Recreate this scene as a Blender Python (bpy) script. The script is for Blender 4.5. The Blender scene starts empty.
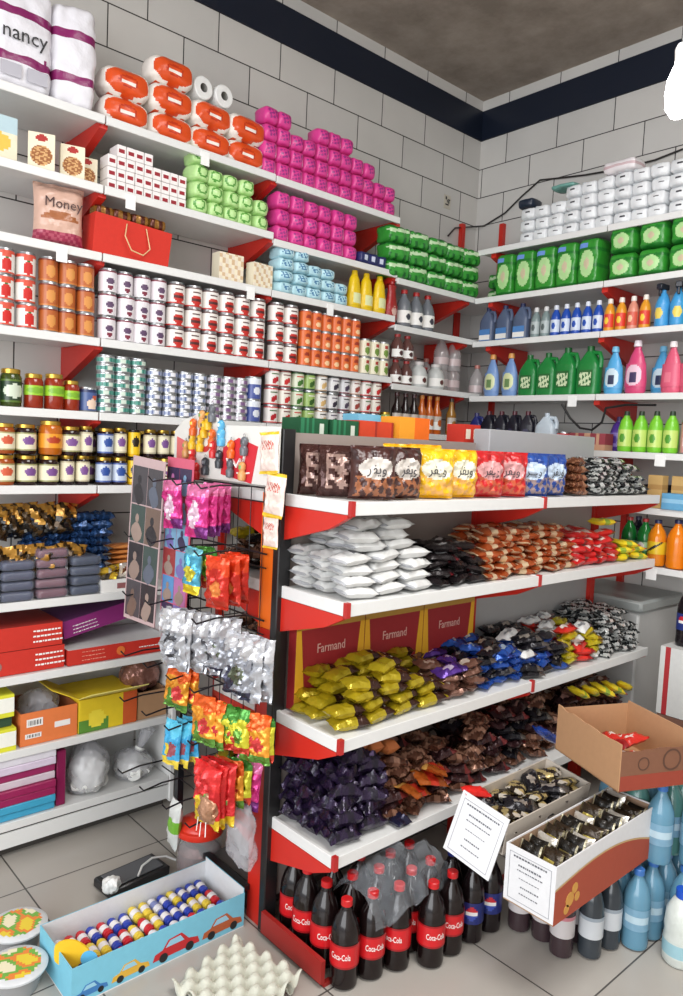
import bpy, bmesh, math, random
from mathutils import Vector, Matrix, noise, Euler
R = math.radians
rnd = random.Random(7)
SC = bpy.context.scene
COL = SC.collection
S = 1.2                       # the place is laid out in units of 1.2 m, scaled to metres at the end

# ---------------------------------------------------------------- camera
_y = Vector((828.5, 16, -744)).normalized()
_x = Vector((669.5, -87, 744)); _x = (_x - _y * _x.dot(_y)).normalized()
_z = _x.cross(_y)
CR = Matrix((_x, _y, _z))
EYE = Vector((0, 0, 1.6))
cam = bpy.data.cameras.new('camera'); co = bpy.data.objects.new('camera', cam); COL.objects.link(co)
cam.sensor_fit = 'HORIZONTAL'; cam.sensor_width = 36; cam.lens = 744 / 683 * 36; cam.clip_start = .02
co.matrix_world = Matrix.Translation(EYE * S) @ CR.to_4x4()
SC.camera = co
def at(px, py, ax, val):      # a point of the place on the plane axis=val
    d = CR @ Vector((px - 341.5, 498 - py, -744)); return EYE + d * ((val - EYE[ax]) / d[ax])

# ---------------------------------------------------------------- world, lights, exposure
W = bpy.data.worlds.new('world'); SC.world = W; W.use_nodes = True
W.node_tree.nodes['Background'].inputs[0].default_value = (.86, .93, 1, 1)
W.node_tree.nodes['Background'].inputs[1].default_value = 1.0
def area(name, loc, rot, sx, sy, e, c=(1, 1, 1)):
    l = bpy.data.lights.new(name, 'AREA'); l.shape = 'RECTANGLE'; l.size = sx; l.size_y = sy; l.energy = e; l.color = c
    o = bpy.data.objects.new(name, l); COL.objects.link(o); o.location = Vector(loc) * S; o.rotation_euler = rot
area('shopfront_daylight', (.2, -2.3, 1.9), (R(84), 0, R(12)), 4.4, 3.2, 178, (.97, .98, 1))
area('ceiling_tube_light', (-.2, 1.3, 3.55), (0, 0, 0), 1.8, 1.8, 112, (1, .99, .97))
SC.view_settings.view_transform = 'Standard'; SC.view_settings.look = 'None'
SC.view_settings.gamma = 1; SC.view_settings.use_curve_mapping = False
SC.view_settings.exposure = 0.3

# ---------------------------------------------------------------- materials
def lin(c): return tuple(((v / 255) / 12.92 if v <= 10 else (((v / 255) + .055) / 1.055) ** 2.4) for v in c) + (1,)
FIN = {  # rough, metal, bump, bump scale, colour variation
    'plastic': (.32, 0, 0, 0, .04), 'matte': (.75, 0, .05, 60, .08), 'gloss': (.3, 0, .3, 28, .1), 'foil': (.27, .45, .8, 22, .12),
    'card': (.7, 0, .05, 40, .06), 'metal': (.3, .85, 0, 0, 0), 'paint': (.38, 0, .02, 30, .03), 'soft': (.6, 0, .5, 18, .06), 'liquid': (.12, 0, 0, 0, .05), 'ink': (.5, 0, 0, 0, 0)}
_m = {}
def M(c, fin='plastic'):
    k = (tuple(c), fin)
    if k in _m: return _m[k]
    ro, me, bu, bs, va = FIN[fin]
    m = bpy.data.materials.new('%s_%02x%02x%02x' % ((fin,) + tuple(int(v) for v in c))); m.use_nodes = True
    n = m.node_tree.nodes; l = m.node_tree.links; b = n['Principled BSDF']
    b.inputs['Roughness'].default_value = ro; b.inputs['Metallic'].default_value = me
    L_ = lin(c); b.inputs['Base Color'].default_value = L_
    if fin == 'foil': b.inputs['Specular IOR Level'].default_value = .7
    if va or bu:
        tc = n.new('ShaderNodeTexCoord'); nz = n.new('ShaderNodeTexNoise'); nz.inputs['Scale'].default_value = bs or 20
        nz.inputs['Detail'].default_value = 3
        l.new(tc.outputs['Object'], nz.inputs['Vector'])
        if va:
            mx = n.new('ShaderNodeMix'); mx.data_type = 'RGBA'
            mx.inputs[6].default_value = tuple(v * (1 - va) for v in L_[:3]) + (1,)
            mx.inputs[7].default_value = tuple(min(1, v * (1 + va)) for v in L_[:3]) + (1,)
            l.new(nz.outputs['Fac'], mx.inputs[0]); l.new(mx.outputs[2], b.inputs['Base Color'])
        if bu:
            bp = n.new('ShaderNodeBump'); bp.inputs['Strength'].default_value = bu; bp.inputs['Distance'].default_value = .012
            l.new(nz.outputs['Fac'], bp.inputs['Height']); l.new(bp.outputs[0], b.inputs['Normal'])
    _m[k] = m; return m
def clear(name, c, alpha, ro=.15, bump=0, bs=20):
    if name in _m: return _m[name]
    m = bpy.data.materials.new(name); m.use_nodes = True; n = m.node_tree.nodes; l = m.node_tree.links; b = n['Principled BSDF']
    b.inputs['Base Color'].default_value = lin(c); b.inputs['Roughness'].default_value = ro; b.inputs['Alpha'].default_value = alpha
    b.inputs['Specular IOR Level'].default_value = .8
    if bump:
        tc = n.new('ShaderNodeTexCoord'); nz = n.new('ShaderNodeTexNoise'); nz.inputs['Scale'].default_value = bs
        l.new(tc.outputs['Object'], nz.inputs['Vector']); bp = n.new('ShaderNodeBump'); bp.inputs['Strength'].default_value = bump
        bp.inputs['Distance'].default_value = .02; l.new(nz.outputs['Fac'], bp.inputs['Height']); l.new(bp.outputs[0], b.inputs['Normal'])
    _m[name] = m; return m
def tiles(name, horiz, c1, c2, grout, bw, rh, off=(0, 0), rough=.25, freq=.5, mort=.003, flat=False):
    m = bpy.data.materials.new(name); m.use_nodes = True; n = m.node_tree.nodes; l = m.node_tree.links; b = n['Principled BSDF']
    tc = n.new('ShaderNodeTexCoord'); sp = n.new('ShaderNodeSeparateXYZ'); cb = n.new('ShaderNodeCombineXYZ')
    l.new(tc.outputs['Object'], sp.inputs[0]); l.new(sp.outputs[horiz], cb.inputs[0]); l.new(sp.outputs[1 if flat else 2], cb.inputs[1])
    mp = n.new('ShaderNodeMapping'); mp.inputs['Location'].default_value = (-off[0] * S, -off[1] * S, 0); l.new(cb.outputs[0], mp.inputs[0])
    br = n.new('ShaderNodeTexBrick'); l.new(mp.outputs[0], br.inputs['Vector'])
    br.offset = freq; br.inputs['Color1'].default_value = lin(c1); br.inputs['Color2'].default_value = lin(c2); br.inputs['Mortar'].default_value = lin(grout)
    br.inputs['Scale'].default_value = 1; br.inputs['Mortar Size'].default_value = mort * S; br.inputs['Mortar Smooth'].default_value = .2
    br.inputs['Brick Width'].default_value = bw * S; br.inputs['Row Height'].default_value = rh * S
    nz = n.new('ShaderNodeTexNoise'); nz.inputs['Scale'].default_value = 2.2; nz.inputs['Detail'].default_value = 6; l.new(tc.outputs['Object'], nz.inputs['Vector'])
    mr = n.new('ShaderNodeMapRange'); mr.inputs[3].default_value = .86; mr.inputs[4].default_value = 1.08; l.new(nz.outputs['Fac'], mr.inputs[0])
    mx = n.new('ShaderNodeMix'); mx.data_type = 'RGBA'; mx.blend_type = 'MULTIPLY'; mx.inputs[0].default_value = 1
    l.new(br.outputs['Color'], mx.inputs[6]); l.new(mr.outputs[0], mx.inputs[7]); l.new(mx.outputs[2], b.inputs['Base Color'])
    bp = n.new('ShaderNodeBump'); bp.inputs['Strength'].default_value = .5; bp.inputs['Distance'].default_value = .003; bp.invert = True
    l.new(br.outputs['Fac'], bp.inputs['Height']); l.new(bp.outputs[0], b.inputs['Normal'])
    b.inputs['Roughness'].default_value = rough
    return m
def concrete(name, c1, c2):
    m = bpy.data.materials.new(name); m.use_nodes = True; n = m.node_tree.nodes; l = m.node_tree.links; b = n['Principled BSDF']
    tc = n.new('ShaderNodeTexCoord'); nz = n.new('ShaderNodeTexNoise'); nz.inputs['Scale'].default_value = 2.5; nz.inputs['Detail'].default_value = 8
    nz.inputs['Roughness'].default_value = .65; l.new(tc.outputs['Object'], nz.inputs['Vector'])
    cr = n.new('ShaderNodeValToRGB'); cr.color_ramp.elements[0].position = .35; cr.color_ramp.elements[0].color = lin(c1); cr.color_ramp.elements[1].position = .68; cr.color_ramp.elements[1].color = lin(c2)
    l.new(nz.outputs['Fac'], cr.inputs[0]); l.new(cr.outputs[0], b.inputs['Base Color'])
    bp = n.new('ShaderNodeBump'); bp.inputs['Strength'].default_value = .5; l.new(nz.outputs['Fac'], bp.inputs['Height']); l.new(bp.outputs[0], b.inputs['Normal'])
    b.inputs['Roughness'].default_value = .85; return m

# ---------------------------------------------------------------- shape helpers
def B(): return bmesh.new()
def ob(name, bm, mats, parent=None, loc=(0, 0, 0), rot=(0, 0, 0), smooth=True):
    if not isinstance(mats, (list, tuple)): mats = [mats]
    me = bpy.data.meshes.new(name); bmesh.ops.recalc_face_normals(bm, faces=bm.faces); bm.to_mesh(me); bm.free()
    for m in mats: me.materials.append(m)
    if smooth:
        me.polygons.foreach_set('use_smooth', [True] * len(me.polygons)); me.set_sharp_from_angle(angle=R(38))
    o = bpy.data.objects.new(name, me); COL.objects.link(o); o.parent = parent; o.location = loc; o.rotation_euler = rot
    return o
def tag(o, label, cat, group=None):
    o['label'] = label; o['category'] = cat
    if group: o['group'] = group
    return o
def empty(name, loc=(0, 0, 0), rz=0):
    o = bpy.data.objects.new(name, None); COL.objects.link(o); o.empty_display_size = .05; o.location = loc; o.rotation_euler = (0, 0, rz); return o
def bx(bm, x0, x1, y0, y1, z0, z1, mi=0, T=None):
    vs = [bm.verts.new((x, y, z)) for x in (x0, x1) for y in (y0, y1) for z in (z0, z1)]
    if T:
        for v in vs: v.co = T @ v.co
    for f in ((0, 1, 3, 2), (4, 6, 7, 5), (0, 4, 5, 1), (2, 3, 7, 6), (0, 2, 6, 4), (1, 5, 7, 3)):
        fc = bm.faces.new([vs[i] for i in f]); fc.material_index = mi
    return bm
def bevel(bm, w=.003, seg=1):
    bmesh.ops.bevel(bm, geom=bm.edges[:], offset=w, segments=seg, affect='EDGES', clamp_overlap=True); return bm
def prism(bm, pts, a0, a1, axis='y', mi=0):     # polygon extruded; axis y: pts=(x,z); x: pts=(y,z); z: (x,y)
    def v(p, a): return {'y': (p[0], a, p[1]), 'x': (a, p[0], p[1]), 'z': (p[0], p[1], a)}[axis]
    A = [bm.verts.new(v(p, a0)) for p in pts]; C = [bm.verts.new(v(p, a1)) for p in pts]
    n = len(pts)
    for f in [bm.faces.new(A), bm.faces.new(C[::-1])] + [bm.faces.new((A[i], A[(i + 1) % n], C[(i + 1) % n], C[i])) for i in range(n)]: f.material_index = mi
    return bm
def paint(bm, fn):
    bmesh.ops.recalc_face_normals(bm, faces=bm.faces); bm.normal_update()
    for f in bm.faces: f.material_index = fn(f.calc_center_median(), f.normal)
    return bm
def rbox(w, d, h, r=.01, n=(8, 4, 8), nz=0, seed=0, fr=25, z0=True, bulge=0):   # rounded soft box, base at z=0
    bm = B(); nx, ny, nk = n; V = {}
    def vert(i, j, k):
        if (i, j, k) not in V:
            p = Vector(((i / nx - .5) * w, (j / ny - .5) * d, (k / nk - .5) * h)); q = Vector([max(-s / 2 + r, min(s / 2 - r, c)) for c, s in zip(p, (w, d, h))])
            dd = p - q
            if dd.length > 1e-6: p = q + dd.normalized() * r
            if bulge:
                u, v_, t = abs(2 * i / nx - 1), abs(2 * j / ny - 1), abs(2 * k / nk - 1)
                p.y *= 1 + bulge * (1 - u * u) * (1 - t * t); p.x *= 1 + bulge * .4 * (1 - t * t)
            if nz: p += noise.noise_vector(p * fr + Vector((seed * 7.3, 0, seed))) * nz
            V[(i, j, k)] = bm.verts.new(p + Vector((0, 0, h / 2)))
        return V[(i, j, k)]
    for i in range(nx):
        for k in range(nk):
            for j, s in ((0, 1), (ny, -1)): bm.faces.new([vert(*q) for q in ((i, j, k), (i + 1, j, k), (i + 1, j, k + 1), (i, j, k + 1))][::s])
        for j in range(ny):
            for k, s in ((0, -1), (nk, 1)): bm.faces.new([vert(*q) for q in ((i, j, k), (i + 1, j, k), (i + 1, j + 1, k), (i, j + 1, k))][::s])
    for j in range(ny):
        for k in range(nk):
            for i, s in ((0, -1), (nx, 1)): bm.faces.new([vert(*q) for q in ((i, j, k), (i, j + 1, k), (i, j + 1, k + 1), (i, j, k + 1))][::s])
    return bm
def lathe(prof, seg=20, bm=None, c=(0, 0), mi=None, arc=None):
    bm = bm or B(); rings = []
    for r, z in prof:
        rings.append([bm.verts.new((c[0] + r * math.sin(2 * math.pi * i / seg), c[1] - r * math.cos(2 * math.pi * i / seg), z)) for i in range(seg)] if r > 1e-5 else [bm.verts.new((c[0], c[1], z))])
    for a, (p, q) in enumerate(zip(rings, rings[1:])):
        for i in range(seg):
            j = (i + 1) % seg
            vs = [p[i % len(p)], p[j % len(p)], q[j % len(q)], q[i % len(q)]]; u = []
            for v in vs:
                if v not in u: u.append(v)
            if len(u) > 2:
                f = bm.faces.new(u)
                if mi: f.material_index = mi[a]
    return bm
def wrap(r, z0, z1, fn, seg=36, rows=10, arc=1.0, r1=None):   # a label round a can; fn(angle from the front -1..1 of pi, height 0..1)
    bm = B(); half = arc * math.pi; G = []
    for k in range(rows + 1):
        t = k / rows; rr = r + ((r1 if r1 else r) - r) * t
        G.append([bm.verts.new((rr * math.sin(a), -rr * math.cos(a), z0 + (z1 - z0) * t)) for a in [-half + 2 * half * i / seg for i in range(seg + (arc < 1))]])
    for k in range(rows):
        for i in range(seg):
            j = (i + 1) % len(G[0]); f = bm.faces.new((G[k][i], G[k][j], G[k + 1][j], G[k + 1][i]))
            f.material_index = fn(-arc + 2 * arc * (i + .5) / seg, (k + .5) / rows)
    return bm
def tube(pts, r, seg=6, bm=None, closed=False, mi=0):
    bm = bm or B(); pts = [Vector(p) for p in pts]; n = len(pts); rings = []
    for i, p in enumerate(pts):
        a = pts[(i - 1) % n] if (i or closed) else p; b = pts[(i + 1) % n] if (i < n - 1 or closed) else p
        t = (b - a).normalized(); u = t.cross(Vector((0, 0, 1))); u = u.normalized() if u.length > .05 else t.cross(Vector((1, 0, 0))).normalized(); v = t.cross(u)
        rings.append([bm.verts.new(p + (u * math.cos(2 * math.pi * k / seg) + v * math.sin(2 * math.pi * k / seg)) * r) for k in range(seg)])
    for a in range(n if closed else n - 1):
        p, q = rings[a], rings[(a + 1) % n]
        for k in range(seg): bm.faces.new((p[k], p[(k + 1) % seg], q[(k + 1) % seg], q[k])).material_index = mi
    if not closed: bm.faces.new(rings[0]); bm.faces.new(rings[-1][::-1])
    return bm
def pillow(w, h, t, nx=14, ny=10, crimp=.1, seed=0, wr=.004, ends='x', pw=.55):    # a sealed wrapper lying flat in XY, thickness along Z, base near z=0
    bm = B(); top = []; bot = []
    for j in range(ny + 1):
        a, b = [], []
        for i in range(nx + 1):
            u, v = 2 * i / nx - 1, 2 * j / ny - 1
            e, s = (u, v) if ends == 'x' else (v, u)
            ee = min(1, abs(e) / (1 - crimp)); th = (max(0, 1 - ee ** 4) ** pw) * (max(0, 1 - abs(s) ** 4) ** .6)
            p = Vector((u * w / 2, v * h / 2, 0)); n_ = noise.noise(p * 38 + Vector((seed * 3.1, seed, 0))); n2 = noise.noise(p * 90 + Vector((0, seed * 2.7, 4)))
            if ends == 'x': p.y *= 1 - .07 * (1 - ee ** 2)
            else: p.x *= 1 - .06 * (1 - ee ** 2)
            z = th * t / 2 + (n_ * wr + n2 * wr * .5) * (.35 + th); zb = -th * t / 2 + n_ * wr * .4
            if abs(e) > 1 - crimp: z = zb = ((i if ends != 'x' else j) % 2) * .0012 + n_ * wr * 1.5
            a.append(bm.verts.new((p.x, p.y, z + t / 2)))
            edge = i in (0, nx) or j in (0, ny)
            b.append(a[-1] if edge else bm.verts.new((p.x, p.y, zb + t / 2 - .0006)))
        top.append(a); bot.append(b)
    for j in range(ny):
        for i in range(nx):
            bm.faces.new((top[j][i], top[j][i + 1], top[j + 1][i + 1], top[j + 1][i]))
            q = (bot[j][i], bot[j + 1][i], bot[j + 1][i + 1], bot[j][i + 1])
            try: bm.faces.new(q)
            except ValueError: pass
    return bm
_t = {}
def text(s, size, mat, parent, loc, rot=(R(90), 0, 0), name='lettering', wid=None, bend=None, bold=0):
    k = (s, size, wid, bend, bold)
    if k not in _t:
        c = bpy.data.curves.new('t', 'FONT'); c.body = s; c.size = size; c.align_x = 'CENTER'; c.align_y = 'CENTER'; c.extrude = .0004; c.offset = bold; c.resolution_u = 2
        o = bpy.data.objects.new('t', c); COL.objects.link(o); dg = bpy.context.evaluated_depsgraph_get(); dg.update()
        me = bpy.data.meshes.new_from_object(o.evaluated_get(dg)); bpy.data.objects.remove(o)
        if wid:
            xs = [v.co.x for v in me.vertices]; f = wid / (max(xs) - min(xs) + 1e-6)
            for v in me.vertices: v.co.x *= f
        if bend:
            for v in me.vertices: a = v.co.x / bend; v.co = Vector((bend * math.sin(a), v.co.y, bend * (math.cos(a) - 1) + v.co.z))
        _t[k] = me
    me = _t[k].copy(); me.name = name; me.materials.clear(); me.materials.append(mat)
    o = bpy.data.objects.new(name, me); COL.objects.link(o); o.parent = parent; o.location = loc; o.rotation_euler = rot; return o
ORD = 'first second third fourth fifth sixth seventh eighth ninth tenth eleventh twelfth thirteenth fourteenth fifteenth sixteenth seventeenth eighteenth nineteenth twentieth'.split()
LAY = ['bottom layer', 'second layer up', 'third layer up', 'fourth layer up', 'fifth layer up', 'sixth layer up', 'seventh layer up', 'eighth layer up', 'ninth layer up']
_used = set(); PROTOS = []
def proto(o, cat): PROTOS.append(o); o['_c'] = cat; return o
def _copy(o, parent=None):
    c = o.copy(); COL.objects.link(c); c.parent = parent
    for ch in list(o.children): _copy(ch, c)
    return c
def put(p, loc, label, group=None, rz=0, rot=None, sc=None):
    o = p if p.name not in _used else _copy(p)
    if not 4 <= len(label.split()) <= 16: print('LABEL', len(label.split()), label)
    _used.add(p.name); o.location = loc; o.rotation_euler = rot if rot else (0, 0, rz)
    if sc: o.scale = (sc, sc, sc) if not isinstance(sc, tuple) else sc
    return tag(o, label, p['_c'], group)
LW = R(90)        # turned to face away from the left wall
def row(protos, y0, y1, n, x, zs, base, group, tail='', jit=.003, jr=.08, rzb=LW, along='y', rows=('',), dx=.075, counts=None, face=0):
    """n columns between y0 and y1, stacked on the heights zs; several rows deep when rows has names"""
    for d, rn in enumerate(rows):
        for i in range(n):
            a = y0 + (y1 - y0) * ((i + .5) / n)
            for k, z in enumerate(zs):
                if counts and k >= (counts[i] if isinstance(counts, (list, tuple)) else counts): continue
                p = protos[(i + d) % len(protos)] if face == 0 else protos[rnd.randrange(len(protos))]
                l = base + ', ' + (LAY[k] + ', ' if len(zs) > 1 else '') + ORD[i] + ' from left' + rn + tail
                j = lambda s: rnd.uniform(-s, s)
                if along == 'y': loc = (x - d * dx + j(jit), a + j(jit), z)
                else: loc = (a + j(jit), x + d * dx + j(jit), z)
                put(p, loc, l, group, rz=rzb + j(jr))

# ---------------------------------------------------------------- the room
XW, YW, ZC = -3.1, 3.845, 3.79
def struct(name, bm, m, smooth=False):
    o = ob(name, bm, m, smooth=smooth); o['kind'] = 'structure'; return o
wt = dict(c1=(214, 211, 206), c2=(205, 203, 199), grout=(62, 60, 60), bw=.355, rh=.177)
mwl = tiles('left_wall_tile', 1, off=(2.61 - .355 * 10, 3.545 - .177 * 30), **wt)
mwb = tiles('back_wall_tile', 0, off=(-2.9 - .355 * 20, 3.545 - .177 * 30), **wt)
struct('wall_left', bx(B(), XW - .12, XW, -2.4, YW, 0, 3.83), mwl)
struct('wall_back', bx(B(), XW - .12, 2.3, YW, YW + .12, 0, 3.83), mwb)
struct('wall_right', bx(B(), 2.2, 2.3, -2.4, YW, 0, 3.83), M((205, 203, 198), 'paint'))
struct('floor', bx(B(), XW - .12, 2.3, -2.4, YW + .12, -.1, 0), tiles('floor_tile', 0, c1=(176, 170, 162), c2=(168, 162, 154), grout=(82, 78, 74), bw=.51, rh=.51, off=(-2.535 - .51 * 8, .893 - .51 * 12), rough=.28, freq=0, mort=.003, flat=True))
struct('ceiling', bx(B(), XW - .12, 2.3, -2.4, YW + .12, ZC, ZC + .12), concrete('ceiling_plaster', (128, 117, 106), (168, 156, 144)))
navy = M((22, 30, 46), 'paint')
struct('trim_1', bx(B(), XW, XW + .006, -2.4, YW, 3.545, 3.725), navy)
struct('trim_2', bx(B(), XW, 2.2, YW - .006, YW, 3.545, 3.725), navy)

WHITE = M((222, 222, 220), 'paint'); RED = M((198, 40, 28), 'paint'); BLK = M((28, 27, 28), 'paint'); GREY = M((165, 165, 165), 'paint'); CHROME = M((190, 190, 190), 'metal')
INK = M((30, 28, 32), 'ink'); WINK = M((240, 240, 236), 'ink')

def wall_shelf(unit, name_y0, y1, z, depth=.33, front=-2.75, tags=()):
    bm = B(); y0 = name_y0
    bx(bm, XW + .01, front - .012, y0 + .003, y1 - .003, z - .014, z)
    bx(bm, front - .012, front, y0 + .003, y1 - .003, z - .029, z + .002)
    s = ob('shelf', bevel(bm, .0015), WHITE, unit, smooth=False)
    for ty in tags:
        ob('price_tag', bx(B(), front, front + .003, ty, ty + .04, z - .062, z - .008), M((238, 238, 236), 'card'), s, smooth=False)
    return s
def bracket_l(unit, y, z, hh=.13, front=-2.75):
    bm = prism(B(), [(XW + .03, z - .016), (front - .02, z - .016), (front - .02, z - .04), (XW + .03, z - .016 - hh)], y - .016, y + .016, 'y')
    ob('bracket', bm, RED, unit, smooth=False)
LZ = [2.752, 2.50, 2.252, 1.935, 1.655, 1.375]
bays = [(.415, 1.215, 'nearest the camera'), (1.215, 2.005, 'second from the camera'), (2.005, 2.80, 'third from the camera'), (2.80, 3.43, 'beside the far corner')]
for bi, (y0, y1, w) in enumerate(bays):
    u = empty('wall_shelving', (0, 0, 0)); tag(u, 'white wall shelving bay with red brackets on left wall, ' + w, 'shelving', 'shelving bays of the left wall')
    for k, z in enumerate(LZ):
        if bi == 3 and k == 0: continue
        zz = z if bi < 2 else {0: 2.748, 1: 2.475 if bi == 2 else 2.448, 2: 2.25 if bi == 2 else 2.21, 3: 1.935 if bi == 2 else 1.905}.get(k, z)
        tg = {(0, 2): (1.08 - .04,), (1, 0): (1.62,), (1, 2): (1.87,), (2, 2): (2.33,), (1, 1): (1.3,)}.get((bi, k), ())
        wall_shelf(u, y0, y1 + (.41 if bi == 3 and k > 0 else 0), zz, tags=tg)
        if bi < 3 or k: bracket_l(u, y1 if bi < 3 else 3.40, zz)
    ob('upright', bx(B(), XW + .002, XW + .03, y1 - .016, y1 + .016, 1.0 if bi == 0 else .05, 2.83), RED, u, smooth=False)
    if bi == 3: ob('upright', bx(B(), XW + .002, XW + .03, 3.675, 3.705, 1.2, 2.98), RED, u, smooth=False)
# the lower unit of the left wall ends in a white side panel
u = empty('low_wall_shelving'); tag(u, 'low white shelving with side panel under left wall shelves, sweets and cartons on it', 'shelving')
for k, z in enumerate((.965, .69, .41, .14)):
    wall_shelf(u, .3, 1.565, z)
ob('side_panel', bevel(bx(B(), XW + .03, -2.745, 1.565, 1.585, .03, .965), .002), WHITE, u, smooth=False)
ob('back_panel', bx(B(), XW + .002, XW + .012, .3, 1.565, .03, .965), WHITE, u, smooth=False)
ob('toe_board', bx(B(), -2.758, -2.752, .3, 1.565, .045, .104), WHITE, u, smooth=False)
ob('plinth', bx(B(), -3.0, -2.80, .3, 1.565, 0, .12), M((70, 66, 62), 'matte'), u, smooth=False)
# back wall shelving
BZ = [2.725, 2.455, 2.21, 1.90, 1.62, 1.36, 1.085]
def back_shelf(unit, x0, x1, z, front=3.43, yb=YW - .01, tags=()):
    bm = B(); bx(bm, x0 + .003, x1 - .003, front + .012, yb, z - .014, z); bx(bm, x0 + .003, x1 - .003, front, front + .012, z - .029, z + .002)
    s = ob('shelf', bevel(bm, .0015), WHITE, unit, smooth=False)
    for t in tags: ob('price_tag', bx(B(), t, t + .05, front - .003, front, z - .06, z - .006), M((238, 238, 236), 'card'), s, smooth=False)
def bracket_b(unit, x, z, front=3.43, hh=.15):
    ob('bracket', prism(B(), [(YW - .03, z - .016), (front + .02, z - .016), (front + .02, z - .05), (YW - .03, z - .016 - hh)], x - .016, x + .016, 'x'), RED, unit, smooth=False)
for (x0, x1, w, zs) in ((-2.745, -1.95, 'in the far corner', (0, 1, 2, 3, 4)), (-1.95, -1.12, 'right of the long bottle rows', (0, 1, 2, 3, 4, 5, 6)), (-1.12, -.3, 'at the right edge of the picture', (0, 1, 2, 3, 4, 5, 6))):
    u = empty('wall_shelving'); tag(u, 'white shelving bay with red brackets on back wall, ' + w, 'shelving', 'shelving bays of the back wall')
    for k in zs:
        back_shelf(u, x0 + (.2 if k > 4 and x0 == -1.95 else 0), x1, BZ[k], tags={(4, 1): (-1.62,), (6, 1): (-1.62,), (3, 0): (-2.1,)}.get((k, int(x0 > -2.5) + int(x0 > -1.5)), ()))
        if k in (1, 2, 3, 4): bracket_b(u, x1, BZ[k])
        if k in (0, 1, 2) and x0 < -2.5: bracket_b(u, x0 + .1, BZ[k])
    ob('upright', bx(B(), x1 - .016, x1 + .016, YW - .03, YW - .002, .05, 2.8), RED, u, smooth=False)
    if x0 < -2.5: ob('upright', bx(B(), -2.895, -2.865, YW - .03, YW - .002, 1.5, 2.99), RED, u, smooth=False)
# cable pinned along the walls, and a small wall sticker
p = [at(x, y, 1, YW - .012) for x, y in ((683, 149), (655, 160), (620, 169), (585, 175), (560, 178), (540, 180), (522, 196), (505, 213), (484, 226))]
p += [at(x, y, 0, XW + .012) for x, y in ((470, 227), (455, 228), (448, 236))]
c = B(); tube(p, .005, 6, c); o = ob('wall_cable', c, M((45, 42, 42), 'plastic')); tag(o, 'thin dark cable looping along tiled walls above the back shelves', 'cable')
q = at(447, 202, 0, XW)
o = ob('wall_sticker', B() if False else bx(B(), 0, .003, -.03, .03, -.04, .04), [M((196, 190, 176), 'card')], loc=q, smooth=False); tag(o, 'small square sticker with black marks on left wall tiles', 'sticker')
c = B()
for a, b_, w_, h_ in ((-.018, .012, .012, .018), (.004, .012, .02, .006), (-.018, -.02, .03, .008), (.008, -.008, .01, .02), (-.004, -.004, .006, .016)): bx(c, .003, .004, a, a + w_, b_, b_ + h_)
ob('printed_mark', c, INK, o, smooth=False)
# hanging lamp at the right edge
q = at(681, 62, 1, 2.2)
u = empty('pendant_lamp', q); tag(u, 'bright white hanging bulb on a dark wire at right edge', 'lamp')
em = bpy.data.materials.new('lit_bulb'); em.use_nodes = True; b_ = em.node_tree.nodes['Principled BSDF']; b_.inputs['Emission Color'].default_value = (1, 1, 1, 1); b_.inputs['Emission Strength'].default_value = 14
ob('bulb', lathe([(0, -.16), (.018, -.155), (.034, -.13), (.038, -.09), (.034, -.05), (.022, -.02), (.014, 0), (0, 0)]), em, u)
ob('lamp_socket', lathe([(.0, .0), (.017, .0), (.019, .035), (.012, .05), (0, .05)]), M((225, 225, 222)), u)
ob('wire', tube([(0, 0, .05), (0, 0, ZC - q.z)], .003), M((40, 40, 40)), u)

# ---------------------------------------------------------------- the gondola in the middle
GX = -1.86; GZ = [1.432, 1.14, .738, .385]
g = empty('gondola_shelving', (0, 0, 0)); tag(g, 'double sided shop gondola with white shelves, red brackets and a black end post', 'shelving')
GY0, GYM, GY1 = 1.434, 2.40, 3.33
ob('end_post', bevel(bx(B(), -1.868, -1.836, GY0 - .03, GY0 + .02, 0, 1.635), .003), BLK, g, smooth=False)
bm = B(); bx(bm, -1.945, -1.872, GY0 - .02, GY0 + .01, 0, .99); ob('end_strip', bm, RED, g, smooth=False)
ob('end_strip', bx(B(), -1.945, -1.872, GY0 - .02, GY0 + .01, .992, 1.43), M((232, 108, 28), 'paint'), g, smooth=False)  # upper part of the same red strip, sunlight painted into its colour as orange
ob('upright', bx(B(), -1.885, -1.835, GYM - .02, GYM + .02, .0, 1.545), RED, g, smooth=False)
ob('upright', bx(B(), -1.885, -1.835, GY1 - .02, GY1 + .02, .0, 1.545), RED, g, smooth=False)
ob('back_panel', bx(B(), -1.87, -1.855, GY0 + .02, GYM - .02, .1, 1.625), M((150, 138, 132), 'paint'), g, smooth=False)
ob('back_panel', bx(B(), -1.87, -1.855, GYM + .02, GY1 - .02, .1, 1.545), GREY, g, smooth=False)
# header box over the second bay
bm = bx(B(), -1.90, -1.82, GYM + .02, GY1 - .1, 1.55, 1.682); ob('top_header', bevel(bm, .003), M((172, 173, 176), 'paint'), g, smooth=False)
def gshelf(y0, y1, z, x0, x1, side, ends=(True, False)):
    bm = B(); f = x1
    xi = f - side * .013
    bx(bm, min(x0, xi), max(x0, xi), y0 + .003, y1 - .003, z - .014, z - .002)
    bx(bm, min(f, f - side * .012), max(f, f - side * .012), y0 + .002, y1 - .002, z - .038, z)
    if ends[0]: bx(bm, min(x0, xi), max(x0, xi), y0 - .012, y0 + .001, z - .036, z + .002)
    s = ob('shelf', bevel(bm, .0015), WHITE, g, smooth=False)
    for yy, on_ in ((y0, True), (y1, ends[1])):
        if on_:
            d = -.006 if yy == y0 else .006
            ob('bracket', prism(B(), [(x0, z - .037), (x1 - side * .012, z - .037), (x1 - side * .012, z - .046), (x1 - side * .09, z - .085), (x0, z - .145)], yy - .012, yy + .006, 'y'), RED, g, smooth=False)
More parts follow.
